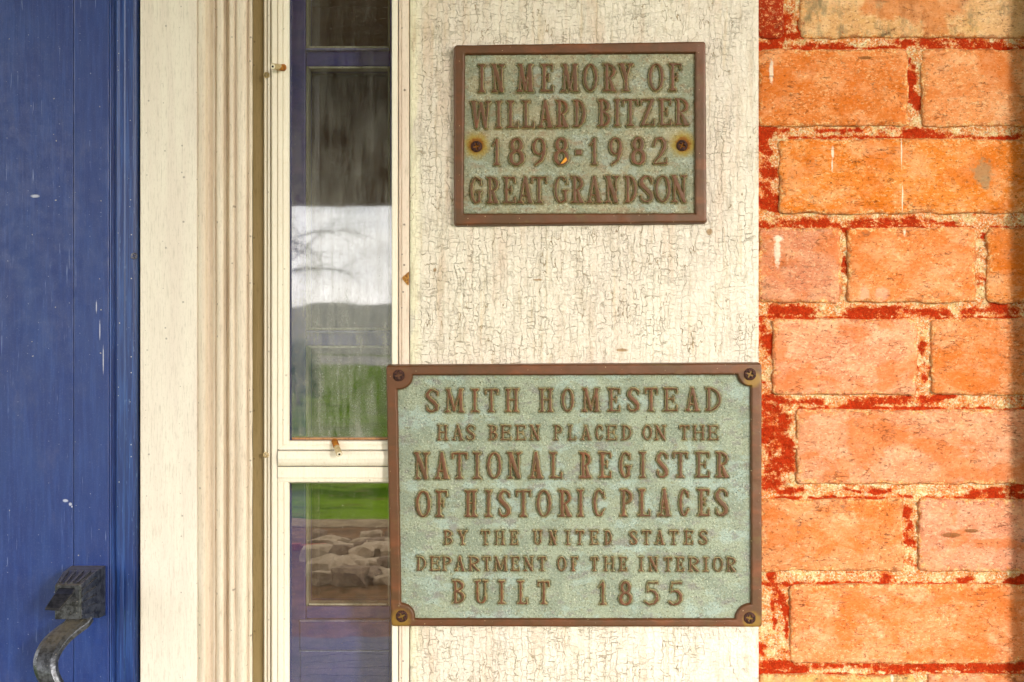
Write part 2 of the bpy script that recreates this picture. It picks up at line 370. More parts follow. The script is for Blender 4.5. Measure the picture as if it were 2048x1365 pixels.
M['pat_lo'] = mat_patina('lower_verdigris', ('a2ab94', '929d8a', 'a8bab0', '8c8a84'), '8c8256')
def mat_rust():
    m = Mat('rusty_screw_steel')
    c = m.mix(m.ramp(m.noise(3, 3, .7), .4, .6), lin('200e09'), lin('542e22'))
    return m.done(c, .75, .3, normal=m.bump(m.noise(3, 3, .6), 1.0, .6))
M['rust'] = mat_rust()
def mat_brick(name, base, alt, pale, dark, grey=0.0):
    m = Mat(name)
    oi = m.n.new('ShaderNodeObjectInfo')
    wv = m.math('MULTIPLY', oi.outputs['Random'], 40.0)
    n1 = m.noise(75, 5, .6, (1.6, 1, 1), dist=.2); n2 = m.noise(40, 6, .75, (1.5, 1, 1), off=7, dist=.1)
    c = m.mix(m.ramp(n1, .38, .62), lin(base), lin(alt))
    c = m.mix(m.math('MULTIPLY', m.ramp(n2, .46, .66), .8), c, lin(pale))
    c = m.mix(m.math('MULTIPLY', m.ramp(m.noise(60, 4, .7, (1.5, 1, 1), off=15, dist=.2), .52, .68), .5), c, lin(dark))
    c = m.mix(m.math('MULTIPLY', m.ramp(m.noise(5, 4, .85, (1.8, 1, 1)), .52, .66), .6), c, lin('fbd09c'))
    c = m.mix(m.math('MULTIPLY', m.ramp(m.noise(4.6, 4, .85, (1.7, 1, 1), off=3), .53, .66), .8), c, lin('9a4410'))
    c = m.mix(m.math('MULTIPLY', specks(m, 26, .05, .07, 3.3, .5, m.warp(4, 2.5)), .85), c, lin('4a2612'))
    c = m.mix(m.math('MULTIPLY', specks(m, 12, .06, .10, 8.3, .62, m.warp(4, 2.5)), .8), c, lin('6b3010'))
    if grey:
        c = m.mix(m.math('MULTIPLY', m.ramp(m.noise(34, 5, .7, (1, 1, 2), off=33), .46, .66), grey), c, lin('7a6a48'))
    hv_ = m.n.new('ShaderNodeHueSaturation'); m.l.new(c, hv_.inputs['Color'])
    m.put(hv_.inputs['Hue'], m.ramp(m.math('FRACT', m.math('MULTIPLY', oi.outputs['Random'], 7.3)), 0, 1, .503, .512, False))
    m.put(hv_.inputs['Value'], m.ramp(oi.outputs['Random'], 0, 1, .92, 1.08, False)); m.put(hv_.inputs['Saturation'], m.ramp(m.math('FRACT', m.math('MULTIPLY', oi.outputs['Random'], 3.7)), 0, 1, .84, 1.05, False))
    c = hv_.outputs[0]
    burn = m.ramp(m.noise(85, 6, .6, (1.5, 1, 1), off=101, dist=.25), .50, .585)
    c = m.mix(m.math('MULTIPLY', burn, .55), c, lin('d4680e'))
    haze = m.ramp(m.noise(55, 6, .78, (1.4, 1, 1), off=121, dist=.15), .47, .68)
    c = m.mix(m.math('MULTIPLY', haze, .42), c, lin('f2b886'))
    soot = m.math('MULTIPLY', m.ramp(m.noise(22, 6, .8, (1.4, 1, 1), off=141), .56, .70), m.ramp(m.noise(90, 2, .5, off=151), .48, .6))
    c = m.mix(m.math('MULTIPLY', soot, .75), c, lin('7c5a44'))
    pit = m.ramp(m.noise(7, 4, .75, off=161), .60, .68)
    c = m.mix(m.math('MULTIPLY', pit, .6), c, lin('8c3c12'))
    # hairline fissures
    n3 = m.noise(26, 4, .6, (3.2, 1, .8), off=41)
    fz = m.math('MULTIPLY', m.ramp(m.math('ABSOLUTE', m.math('SUBTRACT', n3, .5)), .002, .008, 1, 0), m.ramp(m.noise(40, 2, .5, off=50), .52, .6))
    c = m.mix(m.math('MULTIPLY', fz, .6), c, lin('6b2c12'))
    # mineral drips and scabs that sit where the photograph has them
    for a in ((1668, 303, 2.5, 12), (1667, 328, 1.6, 12), (1813, 462, 2.4, 9), (1852, 655, 1.8, 12), (1788, 1358, 3, 8), (1545, 140, 4, 22), (1559, 476, 9, 6), (1557, 505, 6, 26), (1806, 300, 1.2, 30), (1808, 395, 1.2, 26)):
        c = m.mix(m.math('MULTIPLY', m.spot(*a, soft=.4, amp=.7, size=4), .75), c, lin('f6ead2'))
    for a in ((1969, 342, 19, 22), (1975, 365, 8, 12)):
        c = m.mix(m.math('MULTIPLY', m.spot(*a, soft=.3, amp=.9, size=12), .7), c, lin('a08660'))
    for a in ((1732, 592, 9, 18), (1767, 588, 13, 14)):
        c = m.mix(m.math('MULTIPLY', m.spot(*a, soft=.3, amp=.3, size=9), .5), c, lin('f3b59a'))
    for a in ((1905, 1072, 20, 5), (1945, 1063, 14, 4), (1735, 113, 14, 3)):
        c = m.mix(m.math('MULTIPLY', m.spot(*a, soft=.3, amp=.6, size=6), .8), c, lin('7a4a1c'))
    sm = m.ramp(m.math('ADD', m.attr('rim'), m.math('MULTIPLY', m.math('SUBTRACT', m.noise(16, 5, .75, off=61), .5), 4.0)), .45, .95)
    c = m.mix(m.math('MULTIPLY', sm, .85), c, m.mix(m.ramp(m.noise(4, 4, .8, off=71), .42, .58), lin('e2832c'), lin('f6d69a')))
    dk = m.ramp(m.math('ADD', m.attr('rim'), m.math('MULTIPLY', m.math('SUBTRACT', m.noise(18, 5, .75, off=81), .5), 3.6)), .60, .95)
    c = m.mix(m.math('MULTIPLY', dk, .5), c, lin('9a4410'))
    rd = m.math('MULTIPLY', m.attr('red'), .72)
    rd = m.ramp(m.math('ADD', rd, m.math('MULTIPLY', m.math('SUBTRACT', m.noise(7, 5, .85), .5), 2.6)), .44, .70)
    c = m.mix(rd, c, m.mix(m.noise(5, 3, .6), lin('b8360a'), lin('8f2406')))
    h = m.math('ADD', m.math('ADD', m.math('MULTIPLY', n2, 2.0), m.math('MULTIPLY', m.noise(3.5, 4, .7, (1.6, 1, 1)), .8)), m.math('ADD', m.math('MULTIPLY', fz, -1.2), m.math('MULTIPLY', pit, -1.0)))
    return m.done(c, .85, normal=m.bump(h, 4.0, .75), spec=.2)
M['brick'] = [mat_brick('orange_brick', 'e88040', 'e0702c', 'f0a878', 'd86a10'),
              mat_brick('salmon_brick', 'e4824a', 'de7234', 'eea67a', 'd46c18'),
              mat_brick('buff_stained_brick', 'dea05a', 'd69448', 'e6b87c', 'cc9430', .8),
              mat_brick('deep_orange_brick', 'e07430', 'd86818', 'ea985e', 'cc6008')]
def mat_mortar():
    m = Mat('sandy_mortar_with_red_paint')
    c = m.mix(m.ramp(m.noise(20, 4, .6), .4, .6), lin('e8bf7c'), lin('efd29a'))
    c = m.mix(m.math('MULTIPLY', m.ramp(m.noise(30, 6, .72, off=5), .42, .55), .9), c, lin('e58034'))
    c = m.mix(m.math('MULTIPLY', m.ramp(m.noise(4.2, 4, .8), .48, .62), .85), c, lin('fdf4d2'))
    c = m.mix(m.math('MULTIPLY', m.ramp(m.noise(4.0, 4, .8, off=4), .53, .64), .85), c, lin('86521c'))
    r = m.math('ADD', m.math('MULTIPLY', m.attr('red'), .78), m.math('ADD', m.math('MULTIPLY', m.math('SUBTRACT', m.noise(7, 6, .9), .5), 3.2), m.math('MULTIPLY', m.math('SUBTRACT', m.noise(30, 4, .65, (1.6, 1, 1), off=19), .5), 3.0)))
    rc = m.mix(m.ramp(m.noise(4, 4, .7), .35, .65), lin('c8380c'), lin('a02804'))
    rc = m.mix(m.math('MULTIPLY', m.ramp(m.noise(3, 3, .7, off=8), .55, .75), .5), rc, lin('d9702c'))
    c = m.mix(m.ramp(r, .16, .46, 0, .8), c, lin('e2742a'))
    c = m.mix(m.ramp(r, .44, .60), c, rc)
    h = m.math('ADD', m.noise(2.6, 3, .75), m.math('MULTIPLY', m.noise(9, 3, .6), 1.2))
    return m.done(c, .9, normal=m.bump(h, 4.5, .85), spec=.15)
M['mortar'] = mat_mortar()
def mat_simple(name, a, b, size=20, rough=.7, st=(1, 1, 1), metal=0, bump=.8, spec=.4):
    m = Mat(name)
    c = m.mix(m.ramp(m.noise(size, 4, .65, st), .35, .65), lin(a), lin(b))
    return m.done(c, rough, metal, normal=m.bump(m.noise(size*.4, 3, .6, st), bump, .6), spec=spec)
M['iron'] = mat_simple('black_painted_iron', '1e1e20', '3c3c40', 9, .32, metal=.2)
def mat_irond():
    m = Mat('dusty_iron_casting')
    g = m.n.new('ShaderNodeSeparateXYZ'); m.l.new(m.geo.outputs['Normal'], g.inputs[0])
    c = m.mix(m.ramp(m.noise(9, 4, .65), .35, .65), lin('2a2c31'), lin('595c63'))
    dust = m.math('MULTIPLY', m.ramp(g.outputs[2], .45, .95), m.ramp(m.noise(7, 4, .7), .3, .6, .4, 1))
    c = m.mix(m.math('MULTIPLY', dust, .7), c, lin('8f8470'))
    c = m.mix(m.math('MULTIPLY', specks(m, 11, .06, .09, 4.4, .5), .8), c, lin('b9b3a2'))
    return m.done(c, .28, .4, normal=m.bump(m.noise(4, 3, .6), .6, .5))
M['irond'] = mat_irond()
M['darkwood'] = mat_simple('dark_shade_shutter_paint', '2a1c14', '3a2a1e', 30, .7, (1, 1, 8))
M['ceil'] = mat_simple('brown_stained_boards', '8a5a34', '9c6c40', 200, .7, (6, 1, 1), spec=.2)
M['post'] = mat_simple('cream_porch_paint', 'd8cfb4', 'e0d8c0', 100, .6)
M['floor'] = mat_simple('grey_floor_paint', '4c4744', '5d5650', 120, .6)
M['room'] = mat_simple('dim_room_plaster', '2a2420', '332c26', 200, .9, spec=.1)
m = Mat('mown_lawn')
_g = m.mix(m.ramp(m.noise(2600, 5, .65, (2.5, 1, 1)), .40, .60), lin('3c5a0a'), lin('6f8c22'))
_g = m.mix(m.math('MULTIPLY', m.ramp(m.noise(900, 5, .7, (2, 1, 1), off=4), .54, .66), .7), _g, lin('6a6430'))
_g = m.mix(m.math('MULTIPLY', m.ramp(m.noise(120, 4, .7), .45, .65), .4), _g, lin('2c4208'))
M['grass'] = m.done(_g, .95, spec=0)
M['soil'] = mat_simple('brown_soil_bed', '5c4428', '7c5a3a', 300, .95, spec=.1)
M['road'] = mat_simple('pale_asphalt', '8a8580', '989490', 2000, .9, spec=.1)
M['rock'] = mat_simple('pale_field_stone', 'a08a6c', 'b8a286', 180, .85, spec=.2, bump=20)
M['pathm'] = mat_simple('trodden_path', '7a664a', '9a8666', 300, .95, spec=.1)
M['soilrock'] = mat_simple('brown_field_stone', '7a6450', '947c62', 120, .85, spec=.2, bump=20)
M['redb'] = mat_simple('red_border_brick', '8a4a34', 'a3583c', 200, .85, spec=.2)
M['bark'] = mat_simple('grey_bark', '4a4440', '5c5650', 60, .9, spec=.1)
M['leaf'] = mat_simple('dark_evergreen', '1f5a40', '2f7050', 200, .9, spec=.1)
M['far'] = mat_simple('far_bare_woods', '9a9892', 'acaaa4', 3000, .95, spec=0)  # lightened grey, with distance haze mixed into the woods' colour
M['tubemetal'] = mat_simple('cream_plastic_clip', 'cbb890', 'b39a6a', 6, .5)
M['clipring'] = mat_simple('pale_clip_face', 'f4ead2', 'e9ddc0', 6, .5)
M['cliprust'] = mat_simple('rusty_orange_stain', 'b0701c', '8a4f14', 8, .8)
M['hole'] = mat_simple('dark_bore', '120d08', '1a120a', 8, .9)
M['zinc'] = mat_simple('dull_zinc', '6a6a78', '8a8a96', 4, .4, metal=.7)
def mat_glass(name, refl, dirt, tint, stre, hazecol, rgh=.012):
    m = Mat(name)
    for l in list(m.l):
        if l.to_node.type == 'OUTPUT_MATERIAL': m.l.remove(l)
    out = [n for n in m.n if n.type == 'OUTPUT_MATERIAL'][0]
    gl = m.n.new('ShaderNodeBsdfGlossy'); gl.inputs['Roughness'].default_value = rgh; gl.inputs['Color'].default_value = tint
    tr = m.n.new('ShaderNodeBsdfTransparent'); tr.inputs['Color'].default_value = (.86, .88, .87, 1)
    lw = m.n.new('ShaderNodeLayerWeight'); lw.inputs['Blend'].default_value = .25
    m1 = m.n.new('ShaderNodeMixShader'); m.put(m1.inputs[0], m.math('ADD', m.math('MULTIPLY', lw.outputs['Fresnel'], .8), refl, clamp=True))
    m.l.new(tr.outputs[0], m1.inputs[1]); m.l.new(gl.outputs[0], m1.inputs[2])
    df = m.n.new('ShaderNodeBsdfDiffuse'); df.inputs['Color'].default_value = hazecol
    streak = m.ramp(m.noise(12, 3, .5, (1, 1, stre)), .25, .85)
    blot = m.ramp(m.noise(50, 5, .7, (1, 1, 1.5), off=3), .3, .75)
    f = m.math('MULTIPLY', m.math('ADD', m.math('MULTIPLY', streak, .5), m.math('MULTIPLY', blot, .5)), dirt)
    f = m.math('MULTIPLY', f, m.ramp(m.xyz(2), -60, 620, 2.0, .35)) if stre > 5 else f
    f = m.math('ADD', f, m.math('MULTIPLY', m.ramp(m.noise(3.4, 3, .7), .5, .8), dirt*.9 if stre > 5 else dirt*1.6))
    f = m.math('MAXIMUM', f, m.math('MULTIPLY', specks(m, 24, .04, .055, 6.2, .55, m.warp(4, 1.5)), .9), clamp=True)
    f = m.math('MAXIMUM', f, m.math('MULTIPLY', specks(m, 15, .05, .06, 9.2, .7, m.warp(4, 1.5)), .7), clamp=True)
    sm_ = m.math('MULTIPLY', m.ramp(m.noise(4, 4, .7, (1, 1, 5), off=23), .62, .70), m.ramp(m.noise(60, 2, .5, off=29), .50, .6))
    f = m.math('MAXIMUM', f, m.math('MULTIPLY', sm_, .35), clamp=True)
    m2 = m.n.new('ShaderNodeMixShader'); m.put(m2.inputs[0], f); m.l.new(m1.outputs[0], m2.inputs[1]); m.l.new(df.outputs[0], m2.inputs[2])
    wv = m.bump(m.noise(160, 2, .5, (1, 1, .7)), 1.2, .12); m.l.new(wv, gl.inputs['Normal'])
    m.l.new(m2.outputs[0], out.inputs['Surface'])
    return m.m
M['glass_up'] = mat_glass('streaky_storm_glass', .16, .36, (.97, .98, 1, 1), 9, lin('a4a49a'), .025)
M['glass_lo'] = mat_glass('clear_storm_glass', .17, .09, (1, .98, .95, 1), 3, lin('a9a090'), .006)
M['glass_in'] = mat_glass('old_inner_glass', .03, .03, (1, 1, 1, 1), 3, lin('8a8a80'))

# ------------------------------------------------------------------ setting: ground, porch, sky side
LAWN = -0.55
def sheet(name, x0, x1, y0, y1, z, mat, n=1):
    v = []; f = []
    for j in range(n+1):
        for i in range(n+1): v.append((x0+(x1-x0)*i/n, y0+(y1-y0)*j/n, z))
    for j in range(n):
        for i in range(n): a = j*(n+1)+i; f.append((a, a+1, a+n+2, a+n+1))
    o = part(name, v, f, mat); o['kind'] = 'structure'; return o
sheet('lawn', -500, 500, -900, 40, LAWN, M['grass'])
sheet('road', -500, 500, -132, -85, LAWN+.004, M['road'])
sheet('garden_bed', -7, 6, -10.6, -4.6, LAWN+.004, M['soil'])
sheet('path', -7, 6, -11.0, -10.5, LAWN+.008, M['pathm'])
b = MB(); b.box(-2.1, 2.1, -4.2, .12, -.5, -.026); tag(b.out('porch_base', M['floor']), kind='structure')
pf = thing('porch_floor', 'grey painted boards of the porch floor below the door', 'floor', (0, -2.1, -.025)); pf['kind'] = 'structure'; del pf['category'], pf['label']
y = .05
while y > -4.2:
    b = MB(); b.box(-2.1, 2.1, y-.096, y, -.025, 0); b.out('floor_board', M['floor'], pf); y -= .1
pc = thing('porch_ceiling', 'x', 'y', (0, -2, 2.5)); pc['kind'] = 'structure'; del pc['category'], pc['label']
y = .1
me0 = None
while y > -4.2:
    if me0 is None:
        b = MB(); b.box(-2.1, 2.1, y-.086, y, 2.5, 2.52); o0 = b.out('ceiling_board', M['ceil'], pc); me0 = o0.data; y00 = y
    else:
        o = bpy.data.objects.new('ceiling_board', me0); col.objects.link(o); o.parent = pc; o.location = o0.location + Vector((0, y-y00, 0))
    y -= .09
b = MB(); b.box(-2.2, 2.2, -4.3, .2, 2.53, 2.6); o = b.out('porch_roof', M['ceil']); o['kind'] = 'structure'
HB = EYE + (682-405)*K/D*(D+4.0)
b = MB(); b.box(-2.1, 2.1, -4.12, -4.0, HB, 2.5)
tag(b.out('porch_beam', M['ceil'], bevel=.006), 'long brown beam across the front of the porch, reflected in the narrow window', 'beam')
for i, x in enumerate((-2.0, 2.0)):
    t = thing('porch_post', ('left' if i == 0 else 'right')+' square cream post holding up the front of the porch', 'post', (x, -4.06, 0), 'porch posts')
    b = MB(); b.box(x-.06, x+.06, -4.12, -4.0, .12, HB-.05); b.out('shaft', M['post'], t, bevel=.006)
    b = MB(); b.box(x-.08, x+.08, -4.14, -3.98, 0, .12); b.out('plinth', M['post'], t, bevel=.006)
    b = MB(); b.box(x-.08, x+.08, -4.14, -3.98, HB-.05, HB); b.out('capital', M['post'], t, bevel=.006)
# stones bordering the bed
def rock(x, y, r, h, mat, seed, name='rock'):
    bm = bmesh.new(); bmesh.ops.create_icosphere(bm, subdivisions=2, radius=1)
    rr = random.Random(seed); o1, o2 = rr.random()*40, rr.random()*40
    for v in bm.verts:
        n = float(fbm(v.co.x*1.3+o1+v.co.z, v.co.y*1.3+o2-v.co.z*.7, 4))-.5
        v.co = Vector([max(-.72, min(.72, q_)) for q_ in v.co])*1.2; v.co *= 1+1.0*n
        v.co = Vector((v.co.x*r, v.co.y*r*.7, v.co.z*h))
    me = bpy.data.meshes.new(name); bm.to_mesh(me); bm.free(); me.materials.append(mat)
    vs = np.empty(len(me.vertices)*3); me.vertices.foreach_get('co', vs); vs = vs.reshape(-1, 3) + (x, y, LAWN+h*.55)
    me.vertices.foreach_set('co', vs.ravel())
    return link(name, me)
rr = random.Random(3)
rdesc = ['broad flat', 'rounded', 'pointed', 'low', 'lumpy', 'squarish']
for i in range(34):
    px = 635 + 170*((i*0.618) % 1); py = 1085 + 90*(i/33)
    s = -(px-1024)*K/D; dist = 1.9/((py-682)*K/D)
    yy = -(dist-D); xx = (px-1024)*K/D*dist
    o = rock(xx, yy, .07+.09*rr.random(), .05+.06*rr.random(), M['rock'] if i % 3 else M['soilrock'], i)
    tag(o, ('pale tan field stone in the heap reflected in the lower window pane' if i % 3 else 'darker brown field stone among the pale ones reflected in the lower pane'), 'rock', 'stones heaped at the garden bed')
for i in range(6):
    xx = -2.6 + .24*i; yy = -9.2+.12*math.sin(i*2.1)
    b = MB(); b.box(xx, xx+.21, yy, yy+.1, LAWN+.005, LAWN+.07)
    tag(b.out('border_brick', M['redb'], bevel=.005), 'red edging brick laid flat beside the pale stones, reflected in the window', 'brick', 'red edging bricks by the garden bed')
# bare tree left of the reflected view
t = thing('bare_tree', 'leafless tree beyond the lawn, its branches reflected at the window edge', 'tree', (-6.4, -22, LAWN))
b = MB(); b.tube([(-6.4, -22, LAWN), (-6.35, -22, 1.2), (-6.45, -22, 3.2), (-6.3, -22, 5.2)], [.17, .13, .1, .05], 10); b.out('trunk', M['bark'], t, smooth=True)
b = MB(); rr = random.Random(11)
def branch(p, d, L, r, lv):
    pts = [Vector(p)]; d = Vector(d).normalized()
    for i in range(6):
        d = (d + Vector((rr.uniform(-.15, .15), rr.uniform(-.15, .15), rr.uniform(-.16, .05)))).normalized(); pts.append(pts[-1] + d*L/6)
    b.tube(pts, [r*(1-.14*i) for i in range(7)], 5, False)
    if lv:
        for i in range(2, 7):
            e = d + Vector((rr.uniform(-.9, .9), rr.uniform(-.9, .9), rr.uniform(-.4, .6))); branch(pts[i], e, L*.55, r*.5, lv-1)
for z, dx, dz in ((2.0, 1, .75), (2.4, -1, .5), (2.7, 1, .6), (3.3, .9, .7), (3.6, -.8, .7), (4.3, .5, 1), (4.8, -.4, 1)):
    branch((-6.4, -22, z), (dx, rr.uniform(-.5, .5), dz), 2.2, .045, 2)
b.out('crown', M['bark'], t)
# far woods and a shrub
v = []; f = []; n = 160
for i in range(n+1):
    x = -220 + 440*i/n
    for j, (yy, zz) in enumerate(((-148, 0), (-150, 1), (-158, 0))):
        hgt = 5.2 + 4.2*float(fbm(i*.31, 2.2, 4))
        v.append((x, yy, LAWN + (hgt if zz else -.1)))
for i in range(n):
    for j in range(2): a = i*3+j; f.append((a, a+3, a+4, a+1))
tag(part('far_woods', v, f, M['far']), kind='stuff')
t = thing('evergreen_shrub', 'blue green evergreen shrub beyond the lawn reflected at the window left edge', 'shrub', (-6.3, -32, LAWN))
b = MB(); b.tube([(-6.3, -32, LAWN), (-6.3, -32, .6)], .05, 8); b.out('stem', M['bark'], t)
lv = []; lf = []
for i in range(2600):
    a = rr.uniform(0, 2*math.pi); e = rr.uniform(-.2, 1); q = rr.uniform(.55, 1)
    cx = -6.3+math.cos(a)*.75*q*math.sqrt(max(0, 1-e*e)); cy = -32+math.sin(a)*.75*q*math.sqrt(max(0, 1-e*e)); cz = LAWN+.5+e*1.45*q
    n0 = len(lv)
    for k in range(3): lv.append((cx+rr.uniform(-.07, .07), cy+rr.uniform(-.07, .07), cz+rr.uniform(-.07, .07)))
    lf.append((n0, n0+1, n0+2))
o = part('foliage', lv, lf, M['leaf'], t); o['kind'] = 'stuff'

# ------------------------------------------------------------------ dim room behind the narrow window
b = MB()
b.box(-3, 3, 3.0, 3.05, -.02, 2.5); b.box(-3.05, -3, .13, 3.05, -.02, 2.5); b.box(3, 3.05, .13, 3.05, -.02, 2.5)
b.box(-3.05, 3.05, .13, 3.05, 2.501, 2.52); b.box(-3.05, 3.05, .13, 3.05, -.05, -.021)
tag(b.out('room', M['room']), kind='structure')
# plain house wall beyond the door and above
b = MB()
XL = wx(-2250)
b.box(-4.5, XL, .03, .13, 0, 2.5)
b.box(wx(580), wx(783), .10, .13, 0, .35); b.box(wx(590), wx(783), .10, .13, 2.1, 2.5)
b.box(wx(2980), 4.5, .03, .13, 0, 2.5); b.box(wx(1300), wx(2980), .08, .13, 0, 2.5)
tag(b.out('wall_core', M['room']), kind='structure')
ZB, ZT = 0.0, 2.45

# ------------------------------------------------------------------ blue door
YD = .012
door = thing('blue_door', 'worn glossy blue front door with black iron handle at the left', 'door', (wx(-900, YD), YD, 0))
b = MB(); b.box(wx(-2000, YD), wx(146.5, YD), YD+.0004, YD+.04, .02, 2.08); b.out('door_panel', M['blue'], door, bevel=.0006)
b = MB(); b.box(wx(147.3, YD), wx(218, YD), YD, YD+.04, .02, 2.08); b.out('stile', M['blue'], door, bevel=.0008)
v, f = profile_strip([(218.5, YD+.02), (218.6, YD+.0008), (220, YD-.0003), (222.5, YD), (224, YD+.002), (230, YD+.0035), (232, YD+.0008), (234, YD-.0010), (240, YD-.0014), (248, YD-.0011), (251, YD-.0016), (266, YD-.0016), (270, YD-.0008), (272.5, YD-.0013), (275.5, YD-.001), (278.6, YD+.001), (279.2, YD+.03)], .02, 2.08, 1)
v = [(x, y, z) for x, y, z in v]
part('edge_moulding', v, f, M['blue_edge'], door, smooth=False)
def screw(px, py, y, rpx, parent, name='screw', mat=None, dome=.0011, cross=True, slotang=.3, cell=14):
    r = rpx*K; cx, cz = wx(px, y), wz(py, y); n = cell*2
    g = np.linspace(-1, 1, n+1); v = []; idx = {}; f = []
    for j in range(n+1):
        for i in range(n+1):
            x, z = g[i], g[j]; q = math.hypot(x, z)
            if q > 1: x, z = x/q, z/q; q = 1
            h = dome*math.sqrt(max(0, 1-q*q*.95)) if q < 1 else -.0008
            a = math.cos(slotang)*x + math.sin(slotang)*z; c2 = -math.sin(slotang)*x + math.cos(slotang)*z
            if cross and ((abs(a) < .14 and abs(c2) < .58) or (abs(c2) < .14 and abs(a) < .58)): h -= dome*2.6
            v.append((cx+x*r, y-h, cz+z*r))
    for j in range(n):
        for i in range(n):
            a = j*(n+1)+i; f.append((a, a+1, a+n+2, a+n+1))
    return part(name, v, f, mat or M['rust'], parent, smooth=True)
screw(268, 512, YD-.0016, 7, door, mat=M['zinc'], cell=8)

# handle: stepped, fluted block + thumb latch + strap grip
def loft(secs):
    """secs: list of rings (each list of 3D points), closed"""
    v = []; f = []; m = len(secs[0])
    for s in secs: v += s
    for k in range(len(secs)-1):
        for i in range(m): a = k*m+i; bb = k*m+(i+1) % m; f.append((a, bb, bb+m, a+m))
    f.append(tuple(range(m))[::-1]); f.append(tuple((len(secs)-1)*m+i for i in range(m)))
    return v, f
def P3(px, py, p):   # seen at photo pixel, p metres proud of the door
    return W(px, py, YD-p)
hd = door
def rectring(x0, x1, y0, y1, p): return [P3(x0, y0, p), P3(x1, y0, p), P3(x1, y1, p), P3(x0, y1, p)]
hset = part('handle', *loft([rectring(143, 211.5, 1131, 1231, 0), rectring(141, 209, 1132, 1231.5, .003), rectring(138, 206, 1135, 1233, .006),
      rectring(135, 200, 1137, 1236, .012), rectring(133, 198, 1139, 1236, .014), rectring(125.5, 190, 1144, 1236, .022), rectring(111, 163, 1168, 1238, .050), rectring(109.5, 160, 1170.5, 1239, .0515)]), M['irond'], hd)
bm_ = hset.modifiers.new('bevel', 'BEVEL'); bm_.width = .0006; bm_.segments = 2; bm_.limit_method = 'ANGLE'
for k in range(5):      # fins down the right flank
    t0 = .1+.19*k
    def L(a, b2, t): return a+(b2-a)*t
    s1 = [P3(191.0, L(1146, 1236, t0), .021), P3(191.0, L(1146, 1236, t0+.05), .021), P3(188, L(1146, 1236, t0+.05), .021), P3(188, L(1146, 1236, t0), .021)]
    s2 = [P3(162.0, L(1172, 1239, t0), .049), P3(162.0, L(1172, 1239, t0+.05), .049), P3(158, L(1172, 1239, t0+.05), .049), P3(158, L(1172, 1239, t0), .049)]
    s1 = [(x+.0012, y, z) if i < 2 else (x, y, z) for i, (x, y, z) in enumerate(s1)]
    s2 = [(x+.0012, y, z) if i < 2 else (x, y, z) for i, (x, y, z) in enumerate(s2)]
    part('fin', *loft([s1, s2]), M['irond'], hset)
for k in range(4):      # ribs over the sloping top
    t0 = .1+.24*k
    a0 = L(126, 189, t0); a1 = L(112, 161, t0)
    s1 = [P3(a0, 1143.0, .022), P3(a0+5, 1143.0, .022), P3(a0+5, 1146, .022), P3(a0, 1146, .022)]
    s2 = [P3(a1, 1167, .049), P3(a1+4.5, 1167, .049), P3(a1+4.5, 1171, .049), P3(a1, 1171, .049)]
    s1 = [(x, y, z+.001) if i < 2 else (x, y, z) for i, (x, y, z) in enumerate(s1)]
    s2 = [(x, y, z+.001) if i < 2 else (x, y, z) for i, (x, y, z) in enumerate(s2)]
    part('rib', *loft([s1, s2]), M['irond'], hset)
# thumb latch: a tongue that leans out and down
tl = [[P3(117, 1174, .0505), P3(150, 1174, .0505), P3(150, 1183, .0505), P3(117, 1183, .0505)],
      [P3(108, 1188, .060), P3(144, 1188, .060), P3(144, 1193, .059), P3(108, 1193, .059)],
      [P3(89, 1217, .072), P3(119, 1218, .072), P3(117, 1223, .0705), P3(89, 1221, .0705)]]
o = part('thumb_latch', *loft(tl), M['iron'], hset); mm = o.modifiers.new('bevel', 'BEVEL'); mm.width = .0008; mm.segments = 2
# strap grip
ctr = [(162, 1236, .030, 44), (152, 1248, .034, 46), (132, 1263, .041, 46), (113, 1280, .048, 45), (99, 1300, .054, 43), (91, 1322, .058, 41), (93, 1345, .060, 40), (104, 1368, .060, 39),
       (118, 1395, .059, 38), (132, 1440, .057, 38), (138, 1500, .056, 38), (136, 1570, .057, 38), (126, 1640, .057, 38), (118, 1690, .050, 40), (125, 1725, .035, 42), (150, 1745, .012, 44), (158, 1752, .001, 44)]
def catmull(pts, n):
    out = []
    for i in range(len(pts)-1):
        p0, p1, p2, p3 = (np.array(pts[max(0, min(len(pts)-1, k))]) for k in (i-1, i, i+1, i+2))
        for t in np.arange(n)/n: out.append(tuple(.5*((2*p1)+(-p0+p2)*t+(2*p0-5*p1+4*p2-p3)*t*t+(-p0+3*p1-3*p2+p3)*t**3)))
    return out+[tuple(pts[-1])]
ctr = catmull(ctr, 5)
secs = []
for i, (px, py, p, wd) in enumerate(ctr):
    c0 = Vector(P3(px, py, p)); c1 = Vector(P3(*ctr[min(i+1, len(ctr)-1)][:3])); cm = Vector(P3(*ctr[max(i-1, 0)][:3]))
    d = (c1-cm).normalized(); side = Vector((1, 0, 0)); nrm = side.cross(d).normalized()
    if nrm.y > 0: nrm = -nrm
    hw = wd*K*.54; th = .0030
    secs.append([tuple(c0 - side*hw + nrm*th*.6), tuple(c0 - side*hw*.6 + nrm*th*1.1), tuple(c0 + side*hw*.6 + nrm*th*1.1), tuple(c0 + side*hw + nrm*th*.6), tuple(c0 + side*hw - nrm*th), tuple(c0 - side*hw - nrm*th)])
o = part('grip', *loft(secs), M['irond'], hset, smooth=False)
o.modifiers.new('bevel', 'BEVEL').width = .0005

